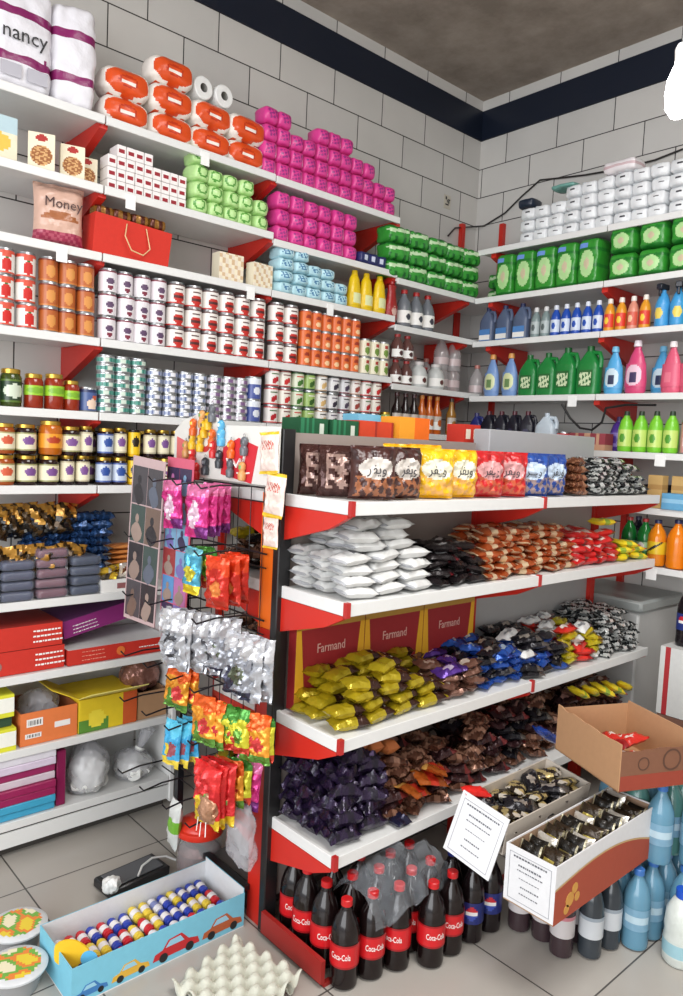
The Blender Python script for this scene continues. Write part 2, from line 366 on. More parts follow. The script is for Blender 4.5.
for k, z in enumerate(GZ):
    gshelf(GY0, GYM, z, -1.84, -1.535, 1); gshelf(GYM, GY1, z if k != 2 else z - .01, -1.84, -1.535, 1, (True, True))
    gshelf(GY0, GYM, z, -1.945, -2.22, -1); gshelf(GYM, GY1, z, -1.885, -2.22, -1, (True, True))
    for yy in (GYM, GY0 - .004): ob('corner_clip', bx(B(), -1.546, -1.531, yy - .008, yy + .008, z - .04, z + .004), M((176, 36, 34)), g, smooth=False)
bm = B(); bx(bm, -1.83, -1.53, GY0 - .045, GY0 - .03, .015, .085); bx(bm, -1.545, -1.53, GY0 - .03, GY1, .0, .012); ob('plinth_rail', bm, M((150, 34, 30), 'paint'), g, smooth=False)
bx_ = bx(B(), -2.2, -1.95, GY0, GY1, 0, .1); ob('plinth', bx_, M((90, 86, 84), 'paint'), g, smooth=False)
#@PRODUCTS
# ---------------------------------------------------------------- product builders
TIN = M((176, 178, 180), 'metal'); PAP = M((232, 230, 226), 'card')
def can(name, cat, r, h, mats, fn, top=TIN):
    o = ob(name, lathe([(0, .001), (r * .93, .001), (r, .004), (r, h - .004), (r * .95, h), (0, h)], 20), TIN)
    ob('lid', lathe([(0, h + .0005), (r * .84, h + .0005), (r * .86, h + .003), (r * .97, h + .003), (r * .98, h - .001)], 20), top, o)
    ob('label', wrap(r + .0008, .005, h - .005, fn, 40, 14), mats, o)
    return proto(o, cat)
def ell(a, t, ca, ct, ra, rt): return ((a - ca) / ra) ** 2 + ((t - ct) / rt) ** 2 < 1
def jar(name, cat, r, h, body, label, fn, lid, lt=(.12, .72)):
    o = ob(name, lathe([(0, 0), (r * .9, 0), (r, .006), (r, h * .78), (r * .86, h * .86), (r * .8, h * .9), (0, h * .9)], 20), body)
    ob('lid', lathe([(r * .84, h * .87), (r * .87, h * .88), (r * .87, h * .985), (r * .8, h), (0, h)], 20), lid, o)
    ob('label', wrap(r + .0008, h * lt[0], h * lt[1], fn, 36, 12, .62), label, o)
    return proto(o, cat)
def bottle(name, cat, prof, body, capprof, cap, lab=None, scale=(1, 1)):
    o = ob(name, lathe(prof, 22), body)
    if scale != (1, 1):
        for v in o.data.vertices: v.co.x *= scale[0]; v.co.y *= scale[1]
    ob('cap', lathe(capprof, 16), cap, o)
    if lab:
        r, z0, z1, fn, mats, arc = lab; w = ob('label', wrap(r, z0, z1, fn, 32, 12, arc), mats, o)
        if scale != (1, 1):
            for v in w.data.vertices: v.co.x *= scale[0]; v.co.y *= scale[1]
    return proto(o, cat)
def softpack(name, cat, w, d, h, mats, fn, r=.014, n=(12, 4, 10), nz=.004, seed=0, bulge=.15, fr=25):
    return proto(ob(name, paint(rbox(w, d, h, r, n, nz, seed, fr, bulge=bulge), fn), mats), cat)
def pack(name, cat, w, h, t, mats, fn, seed=0, nx=16, ny=8, **k):     # fn(u,v,up) u,v in -1..1
    bm = pillow(w, h, t, nx, ny, seed=seed, **k)
    for f in bm.faces:
        c = f.calc_center_median(); f.material_index = fn(2 * c.x / w, 2 * c.y / h, c.z > t * .45)
    return proto(ob(name, bm, mats), cat)
def stand(name, cat, w, h, t, mats, fn, seed=0, nx=12, ny=16, crimp=.09, wr=.006, txt=()):  # wrapper standing upright, face to -Y, sealed top and bottom
    bm = pillow(w, h, t, nx, ny, crimp=crimp, seed=seed, wr=wr, ends='y', pw=.45)
    for f in bm.faces:
        c = f.calc_center_median(); f.material_index = fn(2 * c.x / w, 2 * c.y / h, c.z > t * .45)
    bm.transform(Matrix.Translation((0, t / 2, h / 2)) @ Matrix.Rotation(R(90), 4, 'X'))
    o = ob(name, bm, mats)
    for s, size, m, x, z, wd in txt: text(s, size, m, o, (x, -t * .55, z), wid=wd)
    return proto(o, cat)
def box(name, cat, w, d, h, mats, fn=None, n=(10, 4, 10), parts=()):
    o = ob(name, paint(rbox(w, d, h, .0015, n), fn or (lambda c, n_: 0)), mats, smooth=False)
    for nm, x, z, ww, hh, m in parts:
        ob(nm, bx(B(), x - ww / 2, x + ww / 2, -d / 2 - .0012, -d / 2 - .0002, z - hh / 2, z + hh / 2), m, o, smooth=False)
    return proto(o, cat)
c_ = lambda *a: M(a, 'gloss')

# ================================================================ LEFT WALL, top shelf
z1 = 2.754
def nancy(c, n_):
    if n_.y < -.4 or abs(n_.x) > .4:
        z = c.z / .36
        return 1 if (.24 < z < .32 or .66 < z < .74) else 0
    return 0
W1 = M((228, 226, 232), 'soft'); PUR = M((128, 30, 92), 'gloss')
tp = softpack('toilet_paper_pack', 'toilet paper', .2, .2, .36, [W1, PUR], nancy, .035, (18, 8, 26), .006, 1, .08)
text('nancy', .07, INK, tp, (0, -.1135, .175), name='lettering', wid=.15)
for x in (-.045, .045): ob('print_panel', bx(B(), x - .035, x + .035, -.1115, -.1105, .03, .075), M((168, 166, 176)), tp, smooth=False)
put(tp, (-2.875, .925, z1), 'large white toilet paper pack with purple bands and lettering, left end of top shelf', 'large wrapped toilet paper packs', LW)
tp2 = softpack('toilet_paper_pack', 'toilet paper', .15, .19, .36, [W1, M((132, 34, 96), 'gloss')], nancy, .03, (14, 8, 26), .008, 5, .12)
put(tp2, (-2.87, 1.118, z1), 'narrower white and purple toilet paper pack beside the orange packs on top shelf', 'large wrapped toilet paper packs', R(80))
ORG = M((216, 78, 28), 'gloss'); ORD2 = M((186, 52, 20), 'gloss'); WG = M((236, 228, 220), 'soft')
def orf(c, n_):
    if n_.y < -.2:
        x, z = c.x / .088, (c.z - .053) / .05
        e = x * x + z * z
        if abs(x) < .34 and abs(z) < .28: return 0 if int((c.z - .03) / .012) % 2 else 1
        if e < .2: return 2
        if e < 1.0: return 1
        if e < 1.45: return 0
    return 1 if c.z < .09 and abs(n_.x) < .5 and int(c.x * 60) % 3 == 0 else 0
op = [softpack('toilet_paper_pack', 'toilet paper', .182, .12, .106, [WG, ORG, ORD2], orf, .034, (26, 5, 18), .004, s, .14) for s in (2, 9)]
for i, (yc, n) in enumerate(zip((1.315, 1.51, 1.695, 1.87), (2, 3, 2, 2))):
    for k in range(n):
        put(op[(i + k) % 2], (-2.84, yc + rnd.uniform(-.003, .003), z1 + k * .109), 'orange two roll toilet paper pack, top shelf, %s column from left, %s' % (ORD[i], LAY[k]), 'orange toilet paper packs', LW + rnd.uniform(-.06, .06))
rl = ob('toilet_roll', B() if 0 else lathe([(.018, 0), (.042, 0), (.046, .004), (.046, .09), (.042, .094), (.018, .094), (.018, 0)], 22), M((228, 228, 226), 'soft')); ob('cardboard_core', lathe([(.0175, .001), (.0175, .093)], 16), M((150, 148, 142), 'card'), rl); proto(rl, 'toilet paper')
for i, (y, w) in enumerate(((1.655, 'left'), (1.755, 'right'))):
    put(rl, (-2.80, y, z1 + .219 + .046), 'loose white toilet roll lying on the orange packs, %s one of two' % w, 'loose rolls on the orange packs', rot=(0, R(-90), R(4)))
def soft_print(bands, W_, H_, bg=0, logo=1):
    def f(c, n_):
        if n_.y < -.3:
            x, z = c.x / W_ * 2, (c.z / H_ - .5) * 2
            if abs(x) < .62 and -.5 < z < .5: return logo if math.sin(x * 14 + z * 5) + math.sin(z * 13 - x * 6) > .1 else bg
        if n_.x > .5 and bands: return 2
        return bg
    return f
PK, PKD, PKW = M((214, 62, 142), 'gloss'), M((146, 46, 124), 'gloss'), M((236, 190, 214), 'gloss')
pk = [softpack('sanitary_pad_pack', 'sanitary pads', .074, .09, .072, [PK, PKD, PKW], soft_print(s == 2, .08, .074), .016, (18, 4, 16), .005, s, .2) for s in range(3)]
row(pk, 1.955, 2.79, 11, -2.83, [z1 + .075 * k for k in range(4)], 'pink sanitary pack on top shelf', 'pink packs on the top shelf', jit=.003, jr=.09, counts=[4, 4, 3, 3, 4, 4, 4, 3, 3, 2, 2], face=1)
# ---- second shelf
z2 = 2.503
CRM = M((232, 222, 196), 'card'); BRN = M((150, 92, 50), 'card'); RLG = M((170, 44, 40), 'card'); LTB = M((182, 206, 214), 'card')
o = box('carton', 'box', .12, .1, .15, [LTB, CRM, M((232, 190, 80), 'card')], lambda c, n_: (1 if c.z < .08 else 0) if n_.y > -.5 else (2 if (c.x / .04) ** 2 + ((c.z - .06) / .03) ** 2 < 1 else (1 if c.z < .09 else 0)), (16, 3, 16))
put(o, (-2.83, .85, z2), 'pale blue and cream carton at the left end of second shelf', None, LW)
def bisc(c, n_):
    if n_.y > -.5: return 0
    x, z = c.x, c.z
    if (x / .02) ** 2 + ((z - .11) / .012) ** 2 < 1: return 2
    if (x / .036) ** 2 + ((z - .05) / .035) ** 2 < 1: return 1 if int(x * 130 + math.sin(z * 200) * 2) % 3 else 3
    return 0
bs = box('biscuit_box', 'box', .09, .05, .128, [CRM, BRN, RLG, M((206, 160, 106), 'card')], bisc, (22, 3, 26))
for y, x, a, s, t in ((1.0, -2.80, 70, 1, 'leftmost'), (1.115, -2.81, 74, .95, 'middle'), (1.185, -2.85, 78, .85, 'rightmost and smallest')):
    put(bs, (x, y, z2), 'cream carton printed with biscuits on second shelf, %s of three' % t, 'biscuit cartons on the second shelf', R(a), sc=s)
def smallb(c, n_):
    if n_.y < -.5: return 1 if abs(c.x) < .011 and .014 < c.z < .03 else 0
    return 0
sb = box('soap_box', 'soap box', .036, .07, .044, [M((236, 230, 228), 'card'), M((150, 30, 44), 'card')], smallb, (12, 2, 12))
row([sb], 1.245, 1.585, 9, -2.83, [z2 + .0455 * k for k in range(4)], 'small white box with dark red mark on second shelf', 'small white and red boxes', jit=.001, jr=.02, counts=[3, 4, 4, 4, 4, 3, 3, 3, 3])
LG, LGD = M((184, 222, 148), 'gloss'), M((84, 150, 60), 'gloss')
def lgf(c, n_):
    if n_.y < -.2:
        e = (c.x / .026) ** 2 + ((c.z - .036) / .022) ** 2
        if .5 < e < 1: return 1
    return 0
lg = [softpack('wet_wipe_pack', 'wet wipes', .07, .09, .066, [LG, LGD], lgf, .014, (14, 4, 12), .006, s, .22) for s in (3, 4)]
row(lg, 1.6, 1.99, 5, -2.82, [z2 + .066 * k for k in range(4)], 'light green wipes pack on second shelf', 'light green wipes packs', jit=.004, jr=.18, counts=[4, 3, 3, 3, 2])
z2b = 2.478
NV = M((34, 38, 92), 'gloss')
nvp = [softpack('tissue_pack', 'tissues', .07, .08, .058, [NV, M((200, 206, 226), 'gloss')], lambda c, n_: 1 if n_.y < -.3 and (c.x / .014) ** 2 + ((c.z - .03) / .014) ** 2 < 1 else 0, .012, (12, 3, 10), .004, 5, .15)]
row(nvp, 2.535, 2.72, 3, -2.80, [z2b], 'small navy tissue pack right of the lower pink stack', 'navy tissue packs', jr=.2)
row(pk, 2.03, 2.53, 6, -2.82, [z2b + .075 * k for k in range(3)], 'pink sanitary pack on second shelf', 'pink packs on the second shelf', jit=.003, jr=.08, face=1)
GRN, GRD, GRW = M((58, 150, 56), 'gloss'), M((28, 104, 40), 'gloss'), M((196, 224, 180), 'gloss')
def gbf(c, n_):
    if n_.y < -.2:
        if abs(c.z - .058 - c.x * .1) < .009: return 2
        if c.z < .03: return 1 if int(c.x * 50) % 2 else 0
    return 0 if n_.z < .5 else 1
gb = [softpack('nappy_pack', 'nappies', .142, .11, .084, [GRN, GRD, GRW], gbf, .016, (20, 5, 12), .009, s, .16) for s in (1, 6, 8)]
row(gb, 2.735, 3.465, 5, -2.80, [2.45 + .088 * k for k in range(3)], 'wide green nappy pack near far corner', 'wide green packs in the corner', jit=.004, jr=.08, counts=[3, 3, 3, 3, 3])
# ---- third shelf
z3 = 2.255
def mon(u, v, up):
    if v < -.55: return 1 if int(u * 7 + v * 9) % 2 else 2
    if abs(v - .12) < .3 and abs(u) < .75: return 3 if (u * u / .8 + (v + .25) ** 2 / .16) < .8 else 0
    return 0
o = stand('puffs_bag', 'snack bag', .18, .225, .085, [M((206, 168, 150), 'gloss'), M((150, 44, 74), 'gloss'), M((176, 80, 100), 'gloss'), M((160, 96, 56), 'gloss')], mon, 3, 18, 22, txt=(('Money', .05, M((60, 22, 20), 'ink'), .01, .15, .13),))
put(o, (-2.83, 1.075, z3), 'plump pinkish bag with dark lettering beside the red gift bag', None, R(80))
o = ob('gift_bag', prism(B(), [(-.165, 0), (.15, 0), (.165, .135), (-.155, .15)], -.055, .055, 'y'), M((200, 42, 26), 'matte')); proto(o, 'gift bag')
ob('handle', tube([(-.03, -.058, .13), (-.045, -.075, .08), (-.02, -.078, .03), (.03, -.078, .02), (.06, -.075, .05), (.05, -.058, .128)], .0025), M((222, 190, 140)), o)
put(o, (-2.82, 1.345, z3), 'bright red paper gift bag with rope handle on third shelf', None, LW)
o = [softpack('chocolate_pack', 'chocolates', .07, .06, .045, [M((150, 104, 40), 'foil'), M((90, 40, 26), 'foil')], lambda c, n_: int(c.x * 60 + 9) % 2, .01, nz=.004, seed=3)]
row(o, 1.2, 1.5, 4, -2.825, [z3 + .145], 'gold wrapped pack resting in top of the red gift bag', 'gold packs on the gift bag')
o = box('biscuit_box', 'box', .125, .06, .125, [CRM, M((206, 176, 140), 'card'), M((226, 214, 196), 'card')], lambda c, n_: (int(c.x * 60 + 9) + int(c.z * 50)) % 3 if n_.y < -.5 else 0, (16, 3, 16))
put(o, (-2.83, 1.82, z3), 'cream patterned carton on third shelf, left of the bracket', 'cream patterned cartons', LW)
put(o, (-2.81, 1.975, 2.252), 'cream patterned carton on third shelf, right against the light blue packs', 'cream patterned cartons', R(96), sc=.9)
LB, LBD = M((176, 214, 224), 'gloss'), M((70, 120, 160), 'gloss')
lb = [softpack('napkin_pack', 'napkins', .079, .1, .05, [LB, LBD, M((226, 236, 238), 'gloss')], soft_print(True, .085, .052, 0, 1), .012, (14, 4, 10), .006, s, .2) for s in (1, 2, 3)]
row(lb, 2.05, 2.47, 5, -2.81, [2.252 + .053 * k for k in range(4)], 'light blue napkin pack on third shelf', 'light blue napkin packs', jit=.004, jr=.12, counts=[4, 4, 3, 3, 2], face=1)
YL = M((226, 190, 20), 'gloss')
def pbag(name, cat, col, col2, w=.09, h=.19, seed=0): return stand(name, cat, w, h, .05, [M(col, 'gloss'), M(col2, 'gloss')], lambda u, v, up: 1 if (u * u / .4 + (v + .2) ** 2 / .2) < 1 else 0, seed, 10, 14)
yb = bottle('detergent_bottle', 'bottle', [(0, 0), (.036, 0), (.042, .01), (.044, .06), (.036, .11), (.03, .15), (.02, .17), (.012, .175)], YL, [(.012, .17), (.016, .172), (.015, .192), (0, .194)], YL, (.0445, .02, .08, lambda a, t: 0 if abs(a) < .2 and t > .2 else 1, [M((220, 224, 170), 'gloss'), YL], .4), (1, .7))
row([yb], 2.5, 2.76, 3, -2.80, [2.252], 'bright yellow bottle on third shelf', 'yellow bottles on the third shelf', jit=.006)
rb = bottle('detergent_bottle', 'bottle', [(0, 0), (.034, 0), (.04, .01), (.042, .07), (.03, .12), (.024, .16), (.03, .18), (.012, .19)], M((150, 28, 30), 'gloss'), [(.012, .185), (.016, .188), (.015, .205), (0, .207)], M((150, 28, 30)), (.0415, .02, .08, lambda a, t: 0 if ell(a, t, 0, .5, .14, .4) else 1, [M((206, 170, 160), 'gloss'), M((150, 28, 30), 'gloss')], .4), (1, .7))
put(rb, (-2.79, 2.80, 2.23), 'dark red bottle beside the bright yellow ones on third shelf', None, LW)
DKB = M((88, 90, 98), 'plastic')
db = bottle('jug_bottle', 'bottle', [(0, 0), (.036, 0), (.04, .008), (.042, .1), (.03, .14), (.014, .165), (.014, .18)], M((108, 112, 118), 'plastic'), [(.014, .175), (.018, .176), (.018, .196), (0, .197)], M((170, 34, 34)), (.0428, .02, .085, lambda a, t: 1 if ell(a, t, 0, .5, .12, .25) else 0, [PAP, M((60, 60, 70))], .5))
row([db], 2.86, 3.14, 3, -2.80, [2.213], 'grey bottle with white label and red cap on third shelf near corner', 'grey bottles on the third shelf')

# ---- fourth shelf: cans
z4 = 1.937
def tomf(a, t):
    if ell(a, t, -.06, .38, .11, .25) or ell(a, t, .06, .38, .11, .25) or ell(a, t, 0, .24, .1, .16): return 1
    if ell(a, t, 0, .66, .07, .06): return 2
    if t > .86 or t < .07: return 3
    if .72 < t < .83 and abs(a) < .15: return 3
    return 0
CW = M((226, 222, 216), 'plastic'); TR = M((196, 34, 30)); TG = M((50, 110, 50)); 
tom = can('tomato_can', 'can', .034, .088, [CW, TR, TG, M((206, 80, 60))], tomf)
brc = can('bean_can', 'can', .034, .088, [M((176, 92, 40)), M((208, 140, 70)), M((120, 44, 24)), M((196, 120, 56))], lambda a, t: 2 if t > .9 else (1 if ell(a, t, 0, .45, .16, .3) else (3 if t < .1 else 0)))
row([tom], .765, .99, 3, -2.80, [z4 + .089 * k for k in range(3)], 'white can with red tomatoes on fourth shelf', 'tomato cans at the left')
row([brc], .995, 1.205, 3, -2.80, [z4 + .089 * k for k in range(3)], 'orange brown can on fourth shelf', 'orange brown cans', counts=[3, 3, 3])
whf = lambda a, t: 1 if ell(a, t, 0, .5, .13, .16) else (2 if (ell(a, t, 0, .2, .1, .12) or t > .9) else (3 if .68 < t < .74 else 0))
whc = can('bean_can', 'can', .034, .088, [M((222, 216, 220)), M((90, 66, 96)), M((120, 40, 60)), M((160, 140, 164))], whf)
row([whc], 1.225, 1.505, 4, -2.80, [z4 + .089 * k for k in range(3)], 'white can with purple oval on fourth shelf', 'white cans with purple ovals', jit=.005)
row([whc], 1.225, 1.505, 3, -2.89, [z4 + .089 * k for k in range(2)], 'white can with purple oval, fourth shelf back row', 'white cans with purple ovals', jit=.005)
rwf = lambda a, t: (2 if .3 < t < .42 and abs(a) < .2 else 1) if (ell(a, t, 0, .34, .2, .26) or t < .08) else (3 if (t > .9 or (.68 < t < .78 and abs(a) < .16)) else 0)
rwc = can('tomato_paste_can', 'can', .038, .088, [M((228, 222, 216)), M((186, 40, 32)), M((80, 30, 30)), M((90, 60, 60))], rwf)
row([rwc], 1.51, 2.0, 6, -2.80, [z4 + .089 * k for k in range(3)], 'white can with dark red round picture, fourth shelf', 'white and red cans')
row([rwc], 2.03, 2.19, 2, -2.80, [z4 + .089 * k for k in range(3)], 'white can with dark red picture beside the orange cans', 'white and red cans')
orc = can('juice_can', 'can', .0305, .086, [M((214, 104, 44)), M((236, 196, 150)), M((150, 50, 30)), M((200, 84, 36))], lambda a, t: 2 if ell(a, t, 0, .66, .14, .12) else (1 if ell(a, t, 0, .3, .14, .16) else (3 if t > .9 else 0)))
row([orc], 2.2, 2.58, 6, -2.79, [z4 + .087 * k for k in range(3)], 'orange can on fourth shelf', 'orange cans', jit=.001)
cgc = can('pea_can', 'can', .032, .086, [M((222, 216, 190)), M((110, 140, 60)), M((170, 60, 50)), M((200, 200, 160))], lambda a, t: 1 if ell(a, t, 0, .35, .16, .25) else (2 if ell(a, t, 0, .75, .12, .12) else 0))
row([cgc], 2.59, 2.79, 3, -2.79, [z4 + .087 * k for k in range(2)], 'cream and green can right of the orange cans', 'cream and green cans', jit=.001)
wb = bottle('round_jar', 'jar', [(0, 0), (.046, 0), (.05, .01), (.05, .07), (.04, .1), (.024, .115), (.024, .125)], M((188, 190, 188), 'plastic'), [(.025, .12), (.028, .121), (.028, .138), (0, .139)], M((196, 190, 188)), (.0508, .015, .06, lambda a, t: 1 if ell(a, t, 0, .5, .1, .3) else 0, [PAP, M((90, 40, 40))], .5))
sjb = bottle('small_bottle', 'bottle', [(0, 0), (.034, 0), (.036, .008), (.036, .075), (.02, .1), (.014, .12)], M((92, 60, 56), 'liquid'), [(.014, .115), (.017, .116), (.017, .13), (0, .131)], M((150, 40, 40)), (.0368, .01, .05, lambda a, t: 1 if ell(a, t, 0, .5, .12, .3) else 0, [PAP, M((70, 40, 40))], .5))
row([sjb], 2.82, 2.98, 2, -2.79, [1.907, 2.04], 'small dark bottle with white label on fourth shelf', 'small dark bottles')
row([wb], 2.98, 3.26, 2, -2.80, [1.907], 'round pale jar with white label on fourth shelf near corner', 'round pale jars')
row([sjb], 3.18, 3.24, 1, -2.90, [1.907], 'small dark bottle behind the pale round jars near corner', 'small dark bottles by the corner')
CLB = clear('clear_bottle', (196, 190, 190), .45, .12)
clb = bottle('clear_bottle', 'bottle', [(0, 0), (.04, 0), (.044, .01), (.044, .1), (.03, .14), (.014, .165), (.014, .175)], CLB, [(.014, .17), (.017, .171), (.017, .19), (0, .191)], M((186, 120, 110)), (.0448, .03, .07, lambda a, t: 0, [clear('clear_label', (220, 200, 200), .7, .3)], .5))
row([clb], 3.26, 3.46, 2, -2.86, [1.907 + .0, 2.03], 'clear plastic bottle nearer in corner heap', 'clear bottles in the corner', jr=.4, jit=.006)
row([clb], 3.12, 3.45, 3, -2.96, [1.907], 'clear plastic bottle in back row near far corner', 'clear bottles in the corner', jr=.4)

# ---- fifth shelf: jars, tuna stacks, mixed cans, bottles
z5 = 1.657
GOLD = M((196, 160, 70), 'metal')
lgn = lambda a, t: 1 if ell(a, t, 0, .5, .35, .3) else (2 if abs(t - .5) > .4 else 0)
pj = jar('pickle_jar', 'jar', .037, .135, M((58, 70, 26), 'liquid'), [M((40, 60, 40)), M((200, 210, 190)), M((84, 110, 40))], lgn, GOLD)
rj = jar('sauce_jar', 'jar', .034, .125, M((140, 44, 22), 'liquid'), [M((150, 196, 50)), M((120, 170, 44)), M((150, 196, 50))], lgn, GOLD, (.38, .66))
bj = can('chickpea_can', 'can', .033, .09, [M((70, 90, 140)), M((226, 200, 180)), M((196, 90, 60)), M((40, 50, 90))], lambda a, t: 1 if ell(a, t, 0, .3, .2, .25) else (3 if t > .85 else (2 if ell(a, t, .1, .6, .1, .15) else 0)))
for y, p, t, s in ((.82, pj, 'dark green pickle jar on fifth shelf, left one', 1), (.905, pj, 'dark green pickle jar on fifth shelf, right one beside red jars', 1), (.985, rj, 'red sauce jar with green band on fifth shelf, first of three', 1), (1.06, rj, 'red sauce jar with green band on fifth shelf, middle of three', 1.05), (1.125, rj, 'shortest red sauce jar with green band on fifth shelf', .9), (1.19, bj, 'blue can with pale picture in front of teal tuna stacks', 1)):
    put(p, (-2.80, y, z5), t, 'jars at left of the fifth shelf', LW + rnd.uniform(-.2, .2), sc=s)
def tuna(col, col2, col3, r=.034, h=.031):
    return can('tuna_can', 'tuna can', r, h, [M(col), M(col2), M(col3), TIN], lambda a, t: 3 if t > .85 or t < .15 else (1 if abs(a) < .12 else (2 if int(a * 20) % 3 == 0 else 0)))
tt = tuna((84, 150, 136), (200, 214, 200), (50, 110, 100)); tb = tuna((160, 168, 190), (226, 226, 232), (90, 104, 150)); tpk = tuna((206, 196, 208), (120, 90, 130), (226, 226, 230))
row([tt], 1.225, 1.425, 3, -2.80, [z5 + .0315 * k for k in range(7)], 'teal tuna can in tall stacks on fifth shelf', 'teal tuna cans', jit=.002, jr=.5)
row([tb], 1.43, 1.71, 4, -2.80, [z5 + .0315 * k for k in range(6)], 'blue grey tuna can on fifth shelf', 'blue grey tuna cans', jit=.002, jr=.3)
row([tpk], 1.715, 1.92, 3, -2.80, [z5 + .0315 * k for k in range(6)], 'lilac white tuna can on fifth shelf', 'lilac white tuna cans', jit=.002, jr=.3)
row([tb], 1.43, 1.92, 7, -2.885, [z5 + .0315 * k for k in range(6)], 'blue grey tuna can in back row of fifth shelf', 'blue grey tuna cans of the back row', jit=.002, jr=.3, counts=5)
bwc = can('milk_powder_can', 'can', .037, .1, [M((70, 84, 150)), M((220, 224, 232)), M((120, 130, 180)), TIN], lambda a, t: 1 if t > .72 or ell(a, t, 0, .4, .14, .2) else 0)
for k in range(2): put(bwc, (-2.80, 1.955, z5 + .101 * k), 'blue and white can right of the tuna stacks, %s of two' % ('lower', 'upper')[k], 'blue and white cans', LW)
def mixc(bg, c1, c2, c3): return can('fruit_can', 'can', .033, .083, [M(bg), M(c1), M(c2), M(c3)], lambda a, t: 1 if (ell(a, t, -.06, .3, .09, .18) or ell(a, t, .07, .42, .09, .16)) else (2 if .68 < t < .82 and abs(a) < .22 else (3 if t > .93 or t < .06 else 0)))
mx = [mixc((226, 220, 214), (176, 30, 40), (60, 100, 50), (200, 60, 60)), mixc((224, 218, 206), (190, 40, 40), (110, 40, 40), (150, 30, 30)), mixc((210, 214, 190), (60, 110, 40), (190, 40, 36), (60, 120, 50)), mixc((150, 180, 100), (50, 90, 30), (220, 220, 200), (40, 80, 40)),
      mixc((224, 220, 214), (206, 170, 110), (60, 60, 60), (180, 150, 120)), mixc((214, 212, 212), (50, 44, 60), (80, 70, 90), (90, 90, 90)), mixc((206, 206, 208), (70, 60, 80), (40, 40, 44), (120, 40, 60)), mixc((226, 218, 212), (150, 60, 50), (120, 60, 50), (190, 150, 130))]
row(mx, 2.02, 2.76, 10, -2.80, [z5 + .084 * k for k in range(3)], 'fruit or vegetable can in mixed stack, fifth shelf', 'mixed cans on the fifth shelf')
gj = jar('pickle_jar', 'jar', .03, .1, M((150, 170, 90), 'liquid'), [PAP, M((90, 140, 60)), M((60, 100, 40))], lgn, GOLD)
put(gj, (-2.79, 2.80, z5), 'small pale green jar between the mixed cans and the dark bottles', None, LW)
def sauce(c1, c2): return bottle('sauce_bottle', 'bottle', [(0, 0), (.026, 0), (.029, .008), (.029, .12), (.014, .155), (.011, .195)], M(c1, 'liquid'), [(.0115, .19), (.0135, .191), (.0135, .21), (0, .211)], M(c2), (.0296, .025, .1, lambda a, t: 1 if ell(a, t, 0, .5, .2, .25) else (0 if t < .6 else 2), [PAP, M(c1), M((190, 180, 170))], .5))
s1, s2 = sauce((34, 22, 22), (60, 20, 20)), sauce((186, 90, 26), (190, 120, 40))
row([s1], 2.85, 3.05, 3, -2.79, [z5], 'black bottle with white label on fifth shelf', 'black sauce bottles', jit=.001)
row([s2], 3.05, 3.24, 3, -2.79, [z5], 'orange bottle with white label on fifth shelf', 'orange sauce bottles', jit=.001)
s3 = sauce((150, 104, 40), (50, 30, 20)); put(s3, (-2.79, 3.335, z5), 'brown yellow bottle standing alone near corner on fifth shelf', None, LW)

# ---- sixth shelf: jam and honey jars
z6 = 1.377
LBL = M((226, 218, 190), 'card'); LPU = M((120, 80, 140))
jl = lambda a, t: 1 if ell(a, t, 0, .55, .2, .25) else (2 if t < .1 or t > .9 else 0)
dj = jar('jam_jar', 'jar', .036, .108, M((40, 20, 20), 'liquid'), [LBL, LPU, M((150, 150, 100))], jl, GOLD)
oj = jar('jam_jar', 'jar', .036, .108, M((150, 70, 24), 'liquid'), [LBL, M((200, 90, 60)), M((160, 150, 100))], jl, GOLD)
hj = jar('honey_jar', 'jar', .042, .125, M((180, 96, 24), 'liquid'), [M((226, 150, 40)), M((170, 60, 30)), M((226, 150, 40))], jl, GOLD, (.2, .62))
tj = jar('jam_jar', 'jar', .026, .112, M((36, 22, 26), 'liquid'), [LBL, LPU, M((190, 180, 150))], jl, GOLD, (.12, .8))
bj2 = jar('jam_jar', 'jar', .03, .108, M((36, 22, 30), 'liquid'), [M((190, 200, 216)), M((50, 80, 150)), M((70, 90, 150))], jl, GOLD, (.1, .8))
yj = jar('spread_jar', 'jar', .024, .108, M((226, 176, 20), 'liquid'), [M((232, 190, 30)), M((40, 30, 20)), M((232, 190, 30))], jl, M((40, 30, 24)), (.1, .9))
low = [(.80, oj), (.885, oj), (.965, dj), (1.045, dj), (1.115, tj), (1.175, tj), (1.26, bj2), (1.325, bj2), (1.385, yj), (1.45, dj), (1.53, dj), (1.61, dj)]
upp = [(.81, oj), (.885, oj), (.96, dj), (1.05, hj), (1.125, dj), (1.185, tj), (1.265, bj2), (1.325, tj), (1.385, yj), (1.455, tj), (1.515, tj), (1.575, tj)]
nm = {id(oj): 'amber jam jar with cream label', id(dj): 'dark jam jar with cream label', id(tj): 'slim dark jar with cream label', id(bj2): 'dark jar with pale blue label', id(yj): 'narrow bright yellow jar', id(hj): 'big honey jar'}
for li, (lst, z, w) in enumerate(((low, z6, 'lower row'), (upp, z6 + .113, 'upper row'))):
    for i, (y, p) in enumerate(lst):
        put(p, (-2.80, y, z), '%s, sixth shelf, %s, %s from left' % (nm[id(p)], w, ORD[i]), 'jars on the sixth shelf', LW + rnd.uniform(-.2, .2))
row([dj], .78, 1.6, 10, -2.90, [z6, z6 + .11], 'dark jam jar in back row of sixth shelf', 'jars of the back row', jr=.6)
# ================================================================ LOW LEFT UNIT
z7 = .967
GF = M((190, 140, 60), 'foil'); GFD = M((70, 50, 24), 'foil'); BKF = M((34, 32, 30), 'foil'); BLF = M((36, 64, 104), 'foil')
